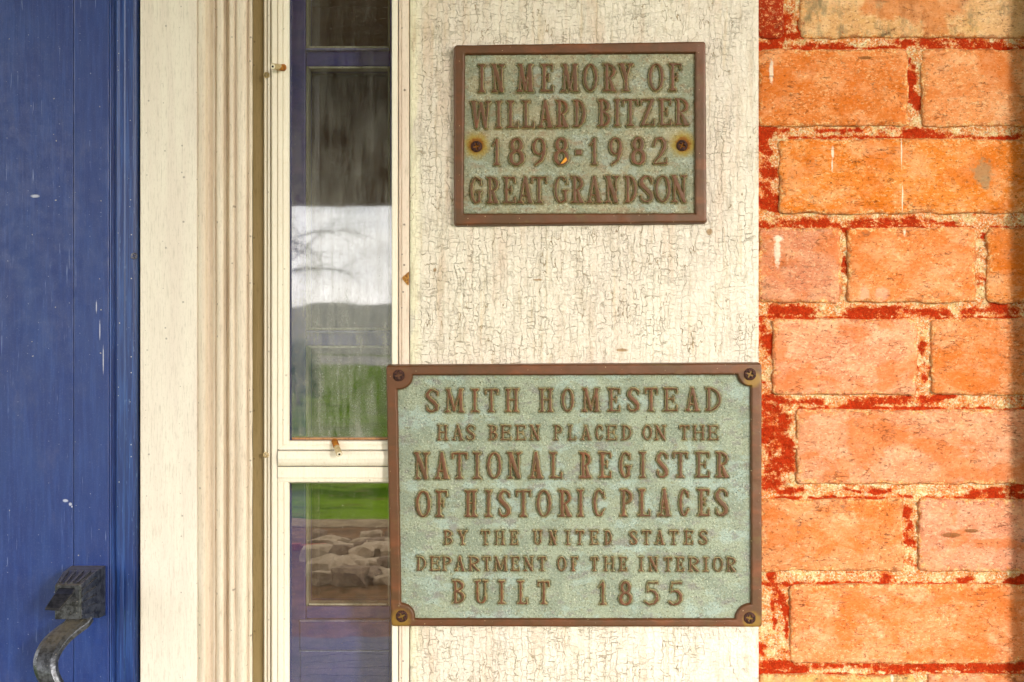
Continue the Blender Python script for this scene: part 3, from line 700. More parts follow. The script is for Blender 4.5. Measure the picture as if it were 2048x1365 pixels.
# ------------------------------------------------------------------ door frame: jamb board + reeded moulding
fr = thing('door_frame', 'cream painted jamb and reeded moulding between blue door and narrow window', 'door frame', (wx(400), 0, 0))
b = MB(); b.box(wx(279.8), wx(394.5), 0, .06, ZB, ZT); b.out('jamb_board', M['jamb'], fr, bevel=.0012, seg=3)
def wob(prof, z0, z1, n, amp):
    v, f = profile_strip(prof, z0, z1, n); m = len(prof); out = []
    for k, (x, y, z) in enumerate(v):
        i = k % m
        dy = (float(fbm(z*90+i*3.1, i*1.7, 3))-.5)*amp; dx = (float(fbm(z*60+40+i*.6, i*.7, 3))-.5)*amp
        out.append((x+dx, y+dy, z))
    return out, f
mo = [(395.3, .05), (395.5, .0015), (397, 0), (402, -.0022), (407, -.0030), (411, -.0022), (413.5, .001), (418, .0035), (424, .0025), (427, .0005), (428.5, -.0004), (430, .003), (432.5, .0032),
      (434.5, -.001), (438, -.0030), (443, -.0034), (447, -.002), (449, .003), (453, .006), (457, .005), (458.5, -.001), (461, -.0028), (466, -.0030), (469, -.0010), (471, .0015), (474, -.0018), (479, -.0042), (485, -.0048), (491, -.0034), (494.5, 0), (496, .0018), (498, -.0012), (501, -.0022), (504, -.001), (505, .004), (505.5, .05)]
v, f = wob(mo, ZB, ZT, 500, .0007); part('moulding', v, f, M['mould'], fr, smooth=True)
v, f = profile_strip([(505.8, .03), (506, .0105), (527, .0105), (527.3, .03)], ZB, ZT); part('stop_strip', v, f, M['ochre'], fr)

# ------------------------------------------------------------------ storm window
sw = thing('storm_window', 'narrow cream metal storm window with two panes between the mouldings', 'window', (wx(660), 0, .35))
ZW0, ZW1 = .36, 2.2
outer = [(527.5, .03), (527.8, .006), (530, .0045), (533, .0045), (534, .0068), (535.5, .0068), (536, .004), (540, .0035), (541, .0062), (542.5, .0062), (543.5, .001), (545, 0), (553.6, 0), (554, .0012), (554.8, .0012), (555, .03)]
v, f = profile_strip(outer, ZW0, ZW1); part('left_frame', v, f, M['alu'], sw)
rf = [(783.5, .03), (783.6, .0015), (785, 0), (794, 0), (794.8, .002), (796.2, .002), (796.8, .03)]
v, f = profile_strip(rf, ZW0, ZW1); part('right_frame', v, f, M['alu'], sw)
YG = .0075
def sash(name, ztop, zbot, mat):
    fr_ = bpy.data.objects.new(name, None)
    return None
def ring_piece(prof_px, horizontal, lim0, lim1, name, mat, parent):
    """mitred sash member: prof list of (offset px from outer edge, y)"""
    pass
# upper sash : left stile
v, f = profile_strip([(555.3, .03), (555.4, .0012), (556.5, .0006), (565, .0006), (565.5, .0016), (566.3, .0016), (566.8, .0008), (576, .0012), (578, .0022), (579.5, .006), (580, YG), (580.2, .03)], wz(899.5), ZW1)
# mitre the foot of the stile
def mitre(vs, zb, ztip):
    o = []
    for (x, y, z) in vs:
        if abs(z-zb) < 1e-6:
            t = (x-wx(555.3))/(wx(580)-wx(555.3)); z = zb+(ztip-zb)*min(max(t, 0), 1)
        o.append((x, y, z))
    return o
part('stile', mitre(v, wz(899.5), wz(880)), f, M['alu'], sw)
def hstrip(prof, x0, x1, m0=0.0, m1=0.0):
    """horizontal extrusion of [(py, y)]"""
    v = []; f = []
    for k, (py, y) in enumerate(prof):
        t = (py-prof[0][0])/(prof[-1][0]-prof[0][0])
        v.append((wx(x0, y)+m0*K*(1-t), y, wz(py, y)))
    for k, (py, y) in enumerate(prof): v.append((wx(x1, y), y, wz(py, y)))
    n = len(prof)
    for i in range(n-1): f.append((i, i+1, n+i+1, n+i))
    f = [tuple(reversed(q)) for q in f]
    return v, f
v, f = hstrip([(880.2, .03), (880.3, .006), (881.5, .0018), (883, .0010), (889.5, .0008), (890, .0017), (891, .0017), (891.5, .0009), (899.3, .0006), (899.6, .03)], 555.6, 783, 24, 0)
part('bottom_rail', v, f, M['alu'], sw)
b = MB(); b.box(wx(581), wx(783), .0055, .02, wz(880.5), wz(876.5)); b.out('glazing_putty', M['putty'], sw)
v, f = hstrip([(900.6, .03), (900.8, .0006), (903, -.0012), (910, -.0024), (917, -.0028), (925, -.0020), (930, -.0006), (932, .0008), (932.3, .03)], 555.5, 783)
part('meeting_rail', v, f, M['alu'], sw, smooth=False)
v, f = hstrip([(933.3, .03), (933.5, .0008), (935, 0), (955, 0), (956.4, .0003), (956.8, .0011), (957.6, .0011), (958, .0004), (963.5, .0008), (965, .0022), (966, .006), (966.3, YG), (966.5, .03)], 555.5, 783)
part('top_rail', v, f, M['alu'], sw)
v, f = profile_strip([(555.3, .03), (555.4, .0014), (556.5, .0009), (567, .0009), (567.5, .0018), (568.3, .0018), (568.8, .0011), (576.5, .0014), (578.5, .0025), (579.8, .006), (580, YG), (580.2, .03)], ZW0, wz(957.9))
part('stile', v, f, M['alu'], sw)
for nm, z0, z1, mt in (('pane', wz(879), ZW1, 'glass_up'), ('pane', ZW0, wz(964), 'glass_lo')):
    g = part(nm, [(wx(579), YG, z0), (wx(785), YG, z0), (wx(785), YG, z1), (wx(579), YG, z1)], [(0, 1, 2, 3)], M[mt], sw)
    sm = g.modifiers.new('thickness', 'SOLIDIFY'); sm.thickness = .0
    g.modifiers.remove(sm)
    g['label'] = 'upper pane, hazy with dirt streaks' if mt == 'glass_up' else 'lower pane, clear with dust specks'
def clip(base, tip, parent, label):
    t = part('clip', *_tube(base, tip, .0021, .0024), M['tubemetal'], parent, smooth=False); t['label'] = label
    d = (Vector(tip)-Vector(base)).normalized(); tp = Vector(tip)
    b = MB(); b.tube([tp-d*.0003, tp+d*.0003], .0020, 16); b.out('clip_face', M['clipring'], t)
    b = MB(); b.tube([tp, tp+d*.0006], .0008, 12); b.out('bore', M['hole'], t)
    return t
def _tube(a, c, r0, r1):
    b = MB(); b.tube([a, c], [r0, r1], 16); return b.v, b.f
c1 = clip(W(566, 134, .0008), W(546, 133, -.011), sw, 'rust stained clip pointing left')
c2 = clip(W(670, 884, .001), W(678.5, 908, -.012), sw, 'rust stained clip pointing down')
b = MB(); b.tube([Vector(W(568, 135, .0007)), Vector(W(556, 134.6, -.0045))], [.0026, .0024], 14); b.out('rust_collar', M['cliprust'], c1)
b = MB(); b.tube([Vector(W(669, 882, .0009)), Vector(W(673, 893, -.0050))], [.0024, .0024], 14); b.out('rust_collar', M['cliprust'], c2)
screw(532.5, 150, .0036, 6.2, sw, mat=M['tubemetal'], cell=9); screw(531.5, 910, .0036, 6.2, sw, mat=M['tubemetal'], cell=9)

# ------------------------------------------------------------------ inner sidelight sash
YI = .055
ins = thing('sidelight', 'slate blue wooden inner sash with crossbars behind the storm window', 'window', (wx(680), YI, .35))
def q(px, py): return W(px, py, YI)
def ibox(name, px0, px1, py0, py1, y0, y1, mat, bev=.001, **kw):
    b = MB(); x0, _, z1 = W(px0, py0, YI); x1, _, z0 = W(px1, py1, YI)
    b.box(x0, x1, y0, y1, z0, z1); return b.out(name, mat, ins, bevel=bev, **kw)
ibox('stile', 560, 611, -1400, 3300, YI, YI+.03, M['inner'])
ibox('stile', 780, 815, -1400, 3300, YI, YI+.03, M['inner'])
for y0, y1 in ((-480, -450), (97, 131), (661, 691)):
    ibox('crossbar', 611.5, 779.5, y0, y1, YI+.002, YI+.028, M['inner'])
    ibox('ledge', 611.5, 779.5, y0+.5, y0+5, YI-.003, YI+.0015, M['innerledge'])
ibox('bottom_rail', 611.5, 779.5, 1213, 1238, YI+.001, YI+.03, M['inner'])
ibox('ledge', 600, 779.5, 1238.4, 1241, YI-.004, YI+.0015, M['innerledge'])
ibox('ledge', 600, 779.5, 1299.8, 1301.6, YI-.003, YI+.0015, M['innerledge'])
ibox('panel', 600, 779.5, 1241.4, 1299.4, YI-.002, YI+.03, M['inner'])
ibox('panel', 600, 779.5, 1302, 2600, YI-.001, YI+.03, M['inner'])
for y0, y1 in ((-449.5, 96), (131.5, 660), (691.5, 1212)):
    ibox('putty_bead', 611.5, 616.5, y0, y1, YI+.001, YI+.012, M['innerputty'], .0005)
    ibox('putty_bead', 775.5, 779.5, y0, y1, YI+.001, YI+.012, M['innerputty'], .0005)
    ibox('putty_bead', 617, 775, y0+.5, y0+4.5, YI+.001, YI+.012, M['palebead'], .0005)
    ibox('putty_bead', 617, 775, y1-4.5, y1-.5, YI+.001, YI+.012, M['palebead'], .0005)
    x0, _, z1 = W(612, y0, YI); x1, _, z0 = W(779, y1, YI)
    part('pane', [(x0, YI+.015, z0), (x1, YI+.015, z0), (x1, YI+.015, z1), (x0, YI+.015, z1)], [(0, 1, 2, 3)], M['glass_in'], ins)

# ------------------------------------------------------------------ wide board with crackled paint
wb = thing('casing_board', 'wide cream board with crackled peeling paint behind both bronze plaques', 'board', (wx(1160), 0, 0))
v, f = wob([(797.5, .04), (797.8, .0015), (799, .0008), (801.5, .0006), (802, .0012), (802.8, .0012), (803.5, .0002), (806, -.0002), (817, -.0003), (818.5, .0002), (819.3, .0035), (819.6, .03)], ZB, ZT, 500, .0005)
part('edge_bead', v, f, M['bead'], wb, smooth=False)
# board face: fine grid with real unevenness
x0, x1 = 820.3, 1516.5; nx, nz_ = 110, 560
XX, ZZ = np.meshgrid(np.linspace(x0, x1, nx), np.linspace(-900, 3400, nz_))
yy = -.002 - (fbm(XX/60, ZZ/260, 4)-.5)*.0012 - (fbm(XX/9, ZZ/14, 3)-.5)*.0005
edge = np.minimum(np.minimum(XX-x0, x1-XX)/3, 1); yy = yy + (1-edge)*.001
vx = (XX-1024)*K; vz = EYE+(682-ZZ)*K
vv = np.stack([vx, yy, vz], -1).reshape(-1, 3).tolist(); ff = []
for j in range(nz_-1):
    for i in range(nx-1): a = j*nx+i; ff.append((a, a+nx, a+nx+1, a+1))
# returns at both sides
nb = len(vv)
for j in range(nz_):
    vv.append((vx[j, 0], .03, vz[j, 0])); vv.append((vx[j, -1], .03, vz[j, -1]))
for j in range(nz_-1):
    ff.append((j*nx, nb+2*j, nb+2*j+2, (j+1)*nx)); ff.append((j*nx+nx-1, (j+1)*nx+nx-1, nb+2*j+3, nb+2*j+1))
part('board_face', vv, ff, M['cracked'], wb, smooth=True)
# missing chip of paint on the bead
m = Mat('bare_wood_chip'); M['chip'] = m.done(m.mix(m.ramp(m.noise(4, 4, .7), .35, .65), lin('7a4a1c'), lin('c08a3c')), .8, normal=m.bump(m.noise(3, 3), 1.5, .8))
chip_out = [(818.3, 543), (815, 545), (811, 549), (805, 554), (803.8, 556.5), (807, 561), (812, 567), (816, 571), (818, 569)]
v = [W(a, b2, -.0009) for a, b2 in chip_out] + [W(a, b2, .0008) for a, b2 in chip_out]; n = len(chip_out)
part('paint_chip', v + [W(813, 556, -.0014)], [(i, (i+1) % n, n+(i+1) % n, n+i) for i in range(n)] + [(2*n, (i+1) % n, i) for i in range(n)], M['chip'], wb)

# ------------------------------------------------------------------ brick wall
YB = .0035                # brick faces
YM = .0061                # mortar face
bw = thing('brick_wall', 'orange brick wall with sandy red painted mortar joints at the right', 'wall', (wx(2000), YB, 0))
courses = [ # (top, bottom, [(x0, x1, material, redness)])
 (-88, 72, [(1517, 1566, 3, 1.0), (1603, 2120, 2, 0), (2146, 2460, 0, 0), (2486, 2960, 1, 0)]),
 (101, 250, [(1517, 1816, 3, 0), (1847, 2150, 0, 0), (2176, 2640, 1, 0), (2664, 2960, 3, 0)]),
 (280, 424, [(1561, 2080, 0, 0), (2106, 2390, 1, 0), (2415, 2960, 0, 0)]),
 (458, 603, [(1517, 1681, 3, 0), (1698, 1951, 1, 0), (1977, 2240, 1, 0), (2264, 2700, 3, 0), (2724, 2960, 0, 0)]),
 (640, 787, [(1548, 1832, 0, 0), (1866, 2160, 1, 0), (2184, 2600, 0, 0), (2624, 2960, 1, 0)]),
 (822, 966, [(1595, 2110, 1, 0), (2135, 2440, 0, 0), (2464, 2960, 3, 0)]),
 (1001, 1141, [(1517, 1806, 1, 0), (1839, 2150, 1, 0), (2176, 2650, 0, 0), (2674, 2960, 3, 0)]),
 (1172, 1325, [(1583, 2090, 1, 0), (2115, 2400, 3, 0), (2425, 2960, 0, 0)]),
 (1353, 1500, [(1517, 1830, 2, 0), (1858, 2120, 1, 0), (2146, 2640, 0, 0), (2664, 2960, 1, 0)])]
rr = random.Random(5)
t0 = 1528
for k in range(12):
    xs = [1517 + (0 if k % 2 else -0)]; row = []; x = 1517; first = (66 if k % 2 == 0 else 300)
    while x < 2950:
        wdt = first if x == 1517 else rr.choice((285, 510, 300)); row.append((x, min(x+wdt, 2960), rr.choice((0, 1, 3)), 0)); x += wdt+26
    courses.append((t0, t0+147, row)); t0 += 176
t0 = -115
for k in range(4):
    row = []; x = 1517; first = (300 if k % 2 == 0 else 66)
    while x < 2950:
        wdt = first if x == 1517 else rr.choice((285, 510, 300)); row.append((x, min(x+wdt, 2960), rr.choice((0, 1, 2, 3)), 0)); x += wdt+26
    courses.append((t0-147, t0, row)); t0 -= 176
def brick(x0, x1, y0, y1, mat, red, hero, seed):
    nu = max(6, int((x1-x0)/(9 if hero else 60))); nv = max(4, int((y1-y0)/(9 if hero else 60)))
    u = np.concatenate([[-1, 0], np.linspace(0, 1, nu+1)[1:-1], [1, 2]]); vv_ = np.concatenate([[-1, 0], np.linspace(0, 1, nv+1)[1:-1], [1, 2]])
    # extra rim row close to the edge
    u = np.insert(u, 2, .35/nu); u = np.insert(u, -2, 1-.35/nu); vv_ = np.insert(vv_, 2, .35/nv); vv_ = np.insert(vv_, -2, 1-.35/nv)
    U, V = np.meshgrid(u, vv_); Uc = np.clip(U, 0, 1); Vc = np.clip(V, 0, 1)
    s = seed*13.7; A = 5.0 if hero else 3
    eL = (fbm(Vc*9+s, s, 4)-.5)*2*A; eR = (fbm(Vc*9+s+50, s+3, 4)-.5)*2*A
    eT = (fbm(Uc*(x1-x0)/34+s, s+9, 4)-.5)*2*A; eB = (fbm(Uc*(x1-x0)/34+s+70, s+5, 4)-.5)*2*A
    X = x0 + eL + Uc*((x1+eR)-(x0+eL)); Y = y0 + eT + Vc*((y1+eB)-(y0+eT))
    # rounded corners
    rc = 9.0
    ax = np.minimum(X-x0, x1-X); ay = np.minimum(Y-y0, y1-Y)
    cm = np.clip(1-ax/rc, 0, 1)*np.clip(1-ay/rc, 0, 1)
    X = X + np.where(X < (x0+x1)/2, 1, -1)*cm*3; Y = Y + np.where(Y < (y0+y1)/2, 1, -1)*cm*3
    rim = np.minimum(np.minimum(Uc, 1-Uc)*(x1-x0), np.minimum(Vc, 1-Vc)*(y1-y0))
    H = .0016*np.exp(-rim/3.5) + (fbm(X/55+s, Y/40+s, 3)-.5)*.0024 + (fbm(X/16+s, Y/12, 4)-.5)*.0012
    dep = YB + H
    back = (U < 0) | (U > 1) | (V < 0) | (V > 1)
    dep = np.where(back, .02, dep)
    P = np.stack([(X-1024)*K*(D+YB)/D, dep, EYE+(682-Y)*K*(D+YB)/D], -1).reshape(-1, 3)
    n1, n2 = U.shape; f = []
    for j in range(n1-1):
        for i in range(n2-1): a = j*n2+i; f.append((a, a+n2, a+n2+1, a+1))
    ra = np.full(P.shape[0], red*1.0) + np.exp(-rim.ravel()/3)*.12*(1 if hero else 0)
    return part('brick', P.tolist(), f, M['brick'][mat], bw, smooth=True, attrs={'red': ra, 'rim': np.exp(-rim.ravel()/7)})
seed = 1
for (y0, y1, row) in courses:
    for (a, c, mi, red) in row:
        brick(a-2 if a > 1518 else 1517.8, c+2, y0-3, y1+2.5, mi, red, (a < 2080 and y1 > -100 and y0 < 1400), seed); seed += 1
# mortar bed as relief with a red-paint mask
def seg(px, py, x0, y0, x1, y1, r):
    dx, dy = x1-x0, y1-y0; t = np.clip(((px-x0)*dx+(py-y0)*dy)/(dx*dx+dy*dy+1e-9), 0, 1)
    return np.clip(1.25-np.hypot(px-x0-t*dx, py-y0-t*dy)/r*.75, 0, 1)
reds = [ # strokes of red paint left on the joints (photo px)
 (1520, 92, 1595, 97, 10), (1600, 93, 1685, 95, 8), (1525, 0, 1550, 60, 26), (1800, 84, 1830, 88, 7), (1840, 88, 2000, 86, 11), (1930, 95, 2048, 98, 6), (1545, 70, 1610, 72, 6), (1600, 60, 1606, 40, 5),
 (1518, 262, 1575, 262, 10), (1518, 272, 1530, 272, 8), (1630, 262, 1690, 261, 6), (1700, 260, 1720, 262, 5), (1820, 267, 1900, 267, 8), (2010, 275, 2045, 274, 5),
 (1821, 150, 1836, 220, 12), (1822, 120, 1830, 135, 6), (1520, 280, 1536, 350, 14), (1528, 375, 1545, 412, 16), (1519, 400, 1530, 415, 8),
 (1520, 450, 1560, 448, 6), (1550, 445, 1720, 448, 10), (1670, 455, 1695, 460, 8), (1700, 445, 1850, 441, 8), (1850, 444, 1910, 449, 5), (1686, 520, 1690, 540, 7), (1967, 470, 1970, 475, 4), (1975, 560, 1985, 590, 5),
 (1545, 617, 1635, 622, 10), (1700, 628, 1870, 622, 10), (1720, 622, 1790, 618, 7), (1870, 618, 1900, 625, 6), (1930, 622, 2048, 618, 7), (1985, 612, 2048, 600, 9), (1520, 634, 1700, 636, 4),
 (1528, 660, 1545, 705, 14), (1520, 650, 1560, 690, 8), (1845, 690, 1846, 708, 6), (1845, 755, 1850, 762, 8), (1835, 778, 1838, 780, 5), (1530, 650, 1520, 640, 6),
 (1535, 795, 1640, 805, 8), (1700, 805, 1815, 800, 9), (1690, 812, 1720, 815, 5), (1838, 800, 1880, 793, 8), (1880, 793, 1910, 793, 4), (1560, 800, 1600, 800, 6),
 (1535, 830, 1550, 960, 24), (1560, 840, 1575, 940, 17), (1535, 975, 1548, 968, 10), (1560, 985, 1600, 978, 5), (1745, 985, 1780, 980, 5), (1690, 978, 1720, 985, 3), (1950, 985, 2040, 975, 9), (1930, 993, 2048, 990, 4), (1790, 990, 1825, 994, 3),
 (1812, 1020, 1822, 1060, 9), (1812, 1070, 1818, 1085, 7), (1640, 1130, 1655, 1132, 5),
 (1545, 1150, 1550, 1200, 8), (1520, 1168, 1610, 1170, 4), (1550, 1180, 1575, 1225, 10), (1545, 1200, 1547, 1255, 4), (1665, 1168, 1705, 1168, 4), (1765, 1165, 1790, 1164, 5), (1770, 1153, 1778, 1156, 8), (1910, 1172, 1980, 1168, 5), (1920, 1160, 1945, 1155, 6), (2005, 1165, 2048, 1158, 7),
 (1517, 1325, 1605, 1338, 10), (1630, 1333, 2048, 1332, 6), (1750, 1340, 2048, 1335, 5), (1930, 1345, 1985, 1362, 10), (1670, 1358, 1690, 1350, 6), (1520, 1345, 1590, 1350, 6), (1610, 1320, 1618, 1318, 6), (1520, 1290, 1526, 1310, 6), (1572, 1230, 1575, 1275, 3)]
for (_y0, _y1, _row) in courses:
    if 0 < _y0 < 1400:
        for _a, _c, _m2, _r2 in _row:
            if _a < 2060: reds.append((_a+4, _y0-5, min(_c, 2070)-6, _y0-4, 3.2))
gx = np.arange(1517, 2072, 3.2); gy = np.arange(-100, 1500, 3.2)
GX, GY = np.meshgrid(gx, gy); R = np.zeros_like(GX)
WX = GX+(fbm(GX/14, GY/14, 3)-.5)*14; WY = GY+(fbm(GX/14+30, GY/14+60, 3)-.5)*8
for s in reds: R = np.maximum(R, seg(WX, WY, *s))
dep = YM - (fbm(GX/14, GY/9, 4)-.5)*.0036 - (fbm(GX/5, GY/5, 2)-.5)*.0010 + R*.0004
# the rough patch beside the fifth course and bottom corner bulges nearly flush
P = np.stack([(GX-1024)*K*(D+YM)/D, dep, EYE+(682-GY)*K*(D+YM)/D], -1).reshape(-1, 3)
n1, n2 = GX.shape; ff = [(j*n2+i, (j+1)*n2+i, (j+1)*n2+i+1, j*n2+i+1) for j in range(n1-1) for i in range(n2-1)]
part('mortar', P.tolist(), ff, M['mortar'], bw, smooth=True, attrs={'red': R.ravel()})
def coarse(xa, xb, ya, yb):
    gx = np.arange(xa, xb+20, 20); gy = np.arange(ya, yb+20, 20); GX, GY = np.meshgrid(gx, gy)
    dep = YM+.0006 - (fbm(GX/14, GY/9, 4)-.5)*.002
    P = np.stack([(GX-1024)*K, dep, np.clip(EYE+(682-GY)*K, 0, 2.5)], -1).reshape(-1, 3); n1, n2 = GX.shape
    ff = [(j*n2+i, (j+1)*n2+i, (j+1)*n2+i+1, j*n2+i+1) for j in range(n1-1) for i in range(n2-1)]
    part('mortar', P.tolist(), ff, M['mortar'], bw, smooth=True, attrs={'red': np.clip(fbm(GX.ravel()/70, GY.ravel()/14, 3)*1.4-.5, 0, 1)})
coarse(2072, 2980, -900, 3700); coarse(1517, 2072, 1500, 3700); coarse(1517, 2072, -900, -120)

# unseen dark shutter, added just past the right edge to shade the brickwork
sh = thing('shade_shutter', 'added dark brown shutter out of view that shades the right border of the brickwork', 'shutter', (wx(2300), -.03, .5))
xs0 = wx(2056, .004)
b = MB(); b.box(xs0, xs0+.05, -.022, .004, .3, 2.3); b.out('stile', M['darkwood'], sh, bevel=.002)
b = MB(); b.box(xs0+.30, xs0+.35, -.022, .004, .3, 2.3); b.out('stile', M['darkwood'], sh, bevel=.002)
b = MB(); b.box(xs0+.0505, xs0+.2995, -.02, .003, .3, .38); b.out('rail', M['darkwood'], sh, bevel=.002)
b = MB(); b.box(xs0+.0505, xs0+.2995, -.02, .003, 2.22, 2.3); b.out('rail', M['darkwood'], sh, bevel=.002)
for k in range(46):
    z = .40+.0396*k
    b = MB(); v = [(xs0+.051, -.019, z), (xs0+.299, -.019, z), (xs0+.299, .002, z+.03), (xs0+.051, .002, z+.03)]
    v += [(a, c-.002, d2+.004) for a, c, d2 in v]
    part('slat', v, [(0, 1, 2, 3), (7, 6, 5, 4), (0, 4, 5, 1), (1, 5, 6, 2), (2, 6, 7, 3), (3, 7, 4, 0)], M['darkwood'], sh)

# ------------------------------------------------------------------ cast lettering from distance fields
def seg_sdf(X, Y, a, b):
    (x0, y0, r0), (x1, y1, r1) = a, b
    dx, dy = x1-x0, y1-y0; t = np.clip(((X-x0)*dx+(Y-y0)*dy)/(dx*dx+dy*dy+1e-12), 0, 1)
    return np.hypot(X-x0-t*dx, Y-y0-t*dy) - (r0+(r1-r0)*t)
def box_sdf(X, Y, x0, x1, y0, y1):
    qx = np.abs(X-(x0+x1)/2)-(x1-x0)/2; qy = np.abs(Y-(y0+y1)/2)-(y1-y0)/2
    return np.hypot(np.maximum(qx, 0), np.maximum(qy, 0)) + np.minimum(np.maximum(qx, qy), 0)
TK, TN = .061, .038
def arc(cx, cy, rx, ry, a0, a1, r=None, n=14, thick=TK, thin=TN):
    out = []
    for i in range(n+1):
        a = math.radians(a0+(a1-a0)*i/n); k = abs(math.cos(a))
        out.append((cx+rx*math.cos(a), cy+ry*math.sin(a), r if r else thin+(thick-thin)*k**1.3))
    return ('s', out)
def stem(x, w=TK, y0=.02, y1=.98): return ('b', x-w, x+w, y0, y1)
def ser(x, y, h=.145): return ('f', x, y, h)
def glyph(ch, a):
    s = min(.15, a*.30); e = a-.045
    if ch == 'I': return [stem(a/2), ser(a/2, 0, a/2), ser(a/2, 1, a/2)]
    if ch == '1': return [stem(a*.56), ser(a*.56, 0, a*.42), ('s', [(a*.56, .95, .05), (a*.30, .84, .035), (.03, .74, .03)])]
    if ch == 'L': return [stem(s), ser(s, 0), ser(s, 1), ('b', s, e, .01, .085), ('s', [(e, .05, .045), (e+.005, .23, .028)])]
    if ch == 'T': return [stem(a/2), ser(a/2, 0), ('b', .05, a-.05, .90, .985), ('s', [(.045, .94, .045), (.04, .76, .03)]), ('s', [(a-.045, .94, .045), (a-.04, .76, .03)])]
    if ch in 'EF':
        g = [stem(s), ser(s, 0), ser(s, 1), ('b', s, e-.01, .905, .985), ('s', [(e-.01, .94, .045), (e, .77, .028)]), ('b', s, e-.16, .48, .555), ('s', [(e-.13, .64, .028), (e-.13, .40, .028)])]
        if ch == 'E': g += [('b', s, e, .01, .09), ('s', [(e, .05, .045), (e+.005, .24, .028)])]
        return g
    if ch == 'H': return [stem(s), stem(a-s), ser(s, 0, .13), ser(s, 1, .13), ser(a-s, 0, .13), ser(a-s, 1, .13), ('b', s, a-s, .485, .555)]
    if ch == 'N': return [stem(s-.02, TN), stem(a-s+.02, TN), ('s', [(s-.04, .95, .075), (a-s+.02, .06, .08)]), ser(s-.02, 0, .12), ser(s-.04, 1, .11), ser(a-s+.02, 1, .12)]
    if ch == 'M': return [('s', [(s, .94, TN), (s-.04, .03, TN)]), ('s', [(a-s, .94, .075), (a-s+.03, .03, .08)]), ('s', [(s, .95, .07), (a*.5, .10, .06)]), ('s', [(a-s, .95, TN), (a*.5, .10, TN)]), ser(s-.04, 0, .12), ser(a-s+.03, 0, .13), ser(s-.03, 1, .09), ser(a-s+.03, 1, .09)]
    if ch == 'W': return [('s', [(.12, .95, .08), (a*.30, .06, .06)]), ('s', [(a*.5, .9, TN), (a*.30, .06, .045)]), ('s', [(a*.5, .9, .075), (a*.72, .06, .06)]), ('s', [(a-.12, .95, TN), (a*.72, .06, .045)]), ser(.12, 1, .12), ser(a-.12, 1, .12)]
    if ch == 'A': return [('s', [(a*.47, .97, .045), (.12, .04, TN)]), ('s', [(a*.5, .95, .06), (a-.13, .04, .088)]), ('b', a*.26, a*.74, .26, .33), ser(.12, 0, .12), ser(a-.13, 0, .135)]
    if ch in 'RPB':
        rx = a-s-.075
        if ch == 'B': return [stem(s), ser(s-.03, 0, .11), ser(s-.03, 1, .11), arc(s, .755, rx*.9, .205, 90, -90), arc(s, .285, rx, .245, 90, -90)]
        g = [stem(s), ser(s, 0), ser(s-.03, 1, .11), arc(s, .715, rx*.97, .245, 90, -90)]
        if ch == 'R': g += [('s', [(s+.10, .47, .05), (a-.12, .05, .085)]), ser(a-.09, 0, .09)]
        return g
    if ch == 'D': return [stem(s), ser(s-.03, 0, .11), ser(s-.03, 1, .11), arc(s, .5, a-s-.08, .455, 90, -90, n=20)]
    if ch == 'O': return [arc(a/2, .5, a/2-.075, .455, 0, 360, n=36)]
    if ch == 'C': return [arc(a/2+.03, .5, a/2-.10, .455, 52, 310, n=26), ('s', [(a-.07, .90, .03), (a-.06, .70, .035)]), ('s', [(a-.12, .18, .04), (a-.05, .26, .03)])]
    if ch == 'G': return [arc(a/2+.02, .5, a/2-.095, .455, 55, 300, n=26), ('s', [(a-.09, .90, .03), (a-.08, .72, .035)]), stem(a-.13, TK*.9, .07, .46), ser(a-.13, .5, .12)]
    if ch == 'S': return [('s', [(a-.06, .74, .03), (a-.07, .86, .045), (a*.62, .95, TN), (a*.36, .94, .055), (a*.17, .82, .07), (a*.16, .68, .08), (a*.38, .54, .085), (a*.64, .42, .088), (a*.83, .29, .08), (a*.82, .15, .07), (a*.60, .055, .055), (a*.32, .05, .045), (.08, .13, .045), (.06, .27, .03)])]
    if ch == 'U': return [('b', s-TK, s+TK, .3, .98), ('b', a-s-TN, a-s+TN, .3, .98), arc(a/2, .30, a/2-s, .245, 180, 360, n=16), ser(s, 1, .13), ser(a-s, 1, .12)]
    if ch == 'Y': return [('s', [(.13, .95, .08), (a*.5, .45, .07)]), ('s', [(a-.13, .95, TN), (a*.5, .45, TN)]), stem(a/2, TK, .02, .5), ser(a/2, 0), ser(.13, 1, .13), ser(a-.13, 1, .12)]
    if ch == 'Z': return [('b', .07, a-.05, .905, .985), ('b', .05, a-.05, .015, .095), ('s', [(a-.10, .93, .07), (.11, .07, .07)]), ('s', [(.06, .94, .045), (.05, .77, .03)]), ('s', [(a-.045, .05, .045), (a-.04, .25, .03)])]
    if ch == '8': return [arc(a/2, .745, a/2-.12, .215, 0, 360, n=26, thick=.075, thin=.055), arc(a/2, .285, a/2-.075, .245, 0, 360, n=28, thick=.08, thin=.055)]
    if ch == '9': return [arc(a/2, .68, a/2-.08, .28, 0, 360, n=28), ('s', [(a-.08, .62, .075), (a-.11, .42, .07), (a*.66, .20, .055), (a*.25, .03, .035)])]
    if ch == '2': return [('s', [(.07, .70, .05), (.10, .83, .045), (a*.32, .94, .05), (a*.62, .94, .06), (a*.84, .80, .078), (a*.82, .62, .075), (a*.58, .38, .06), (.08, .07, .04)]), ('b', .06, a-.03, .015, .10), ('s', [(a-.04, .06, .045), (a-.035, .22, .03)])]
    if ch == '5': return [('b', a*.24, a-.06, .905, .985), ('s', [(a*.26, .95, .035), (a*.20, .56, .03)]), ('s', [(a*.20, .56, .03), (a*.42, .63, .045), (a*.70, .58, .065), (a*.87, .42, .078), (a*.86, .24, .078), (a*.66, .09, .06), (a*.36, .04, .045), (.06, .14, .05)]), ('s', [(a-.06, .94, .045), (a-.04, 1.0, .02)])]
    if ch == '-': return [('b', 0, a, 0, 1)]
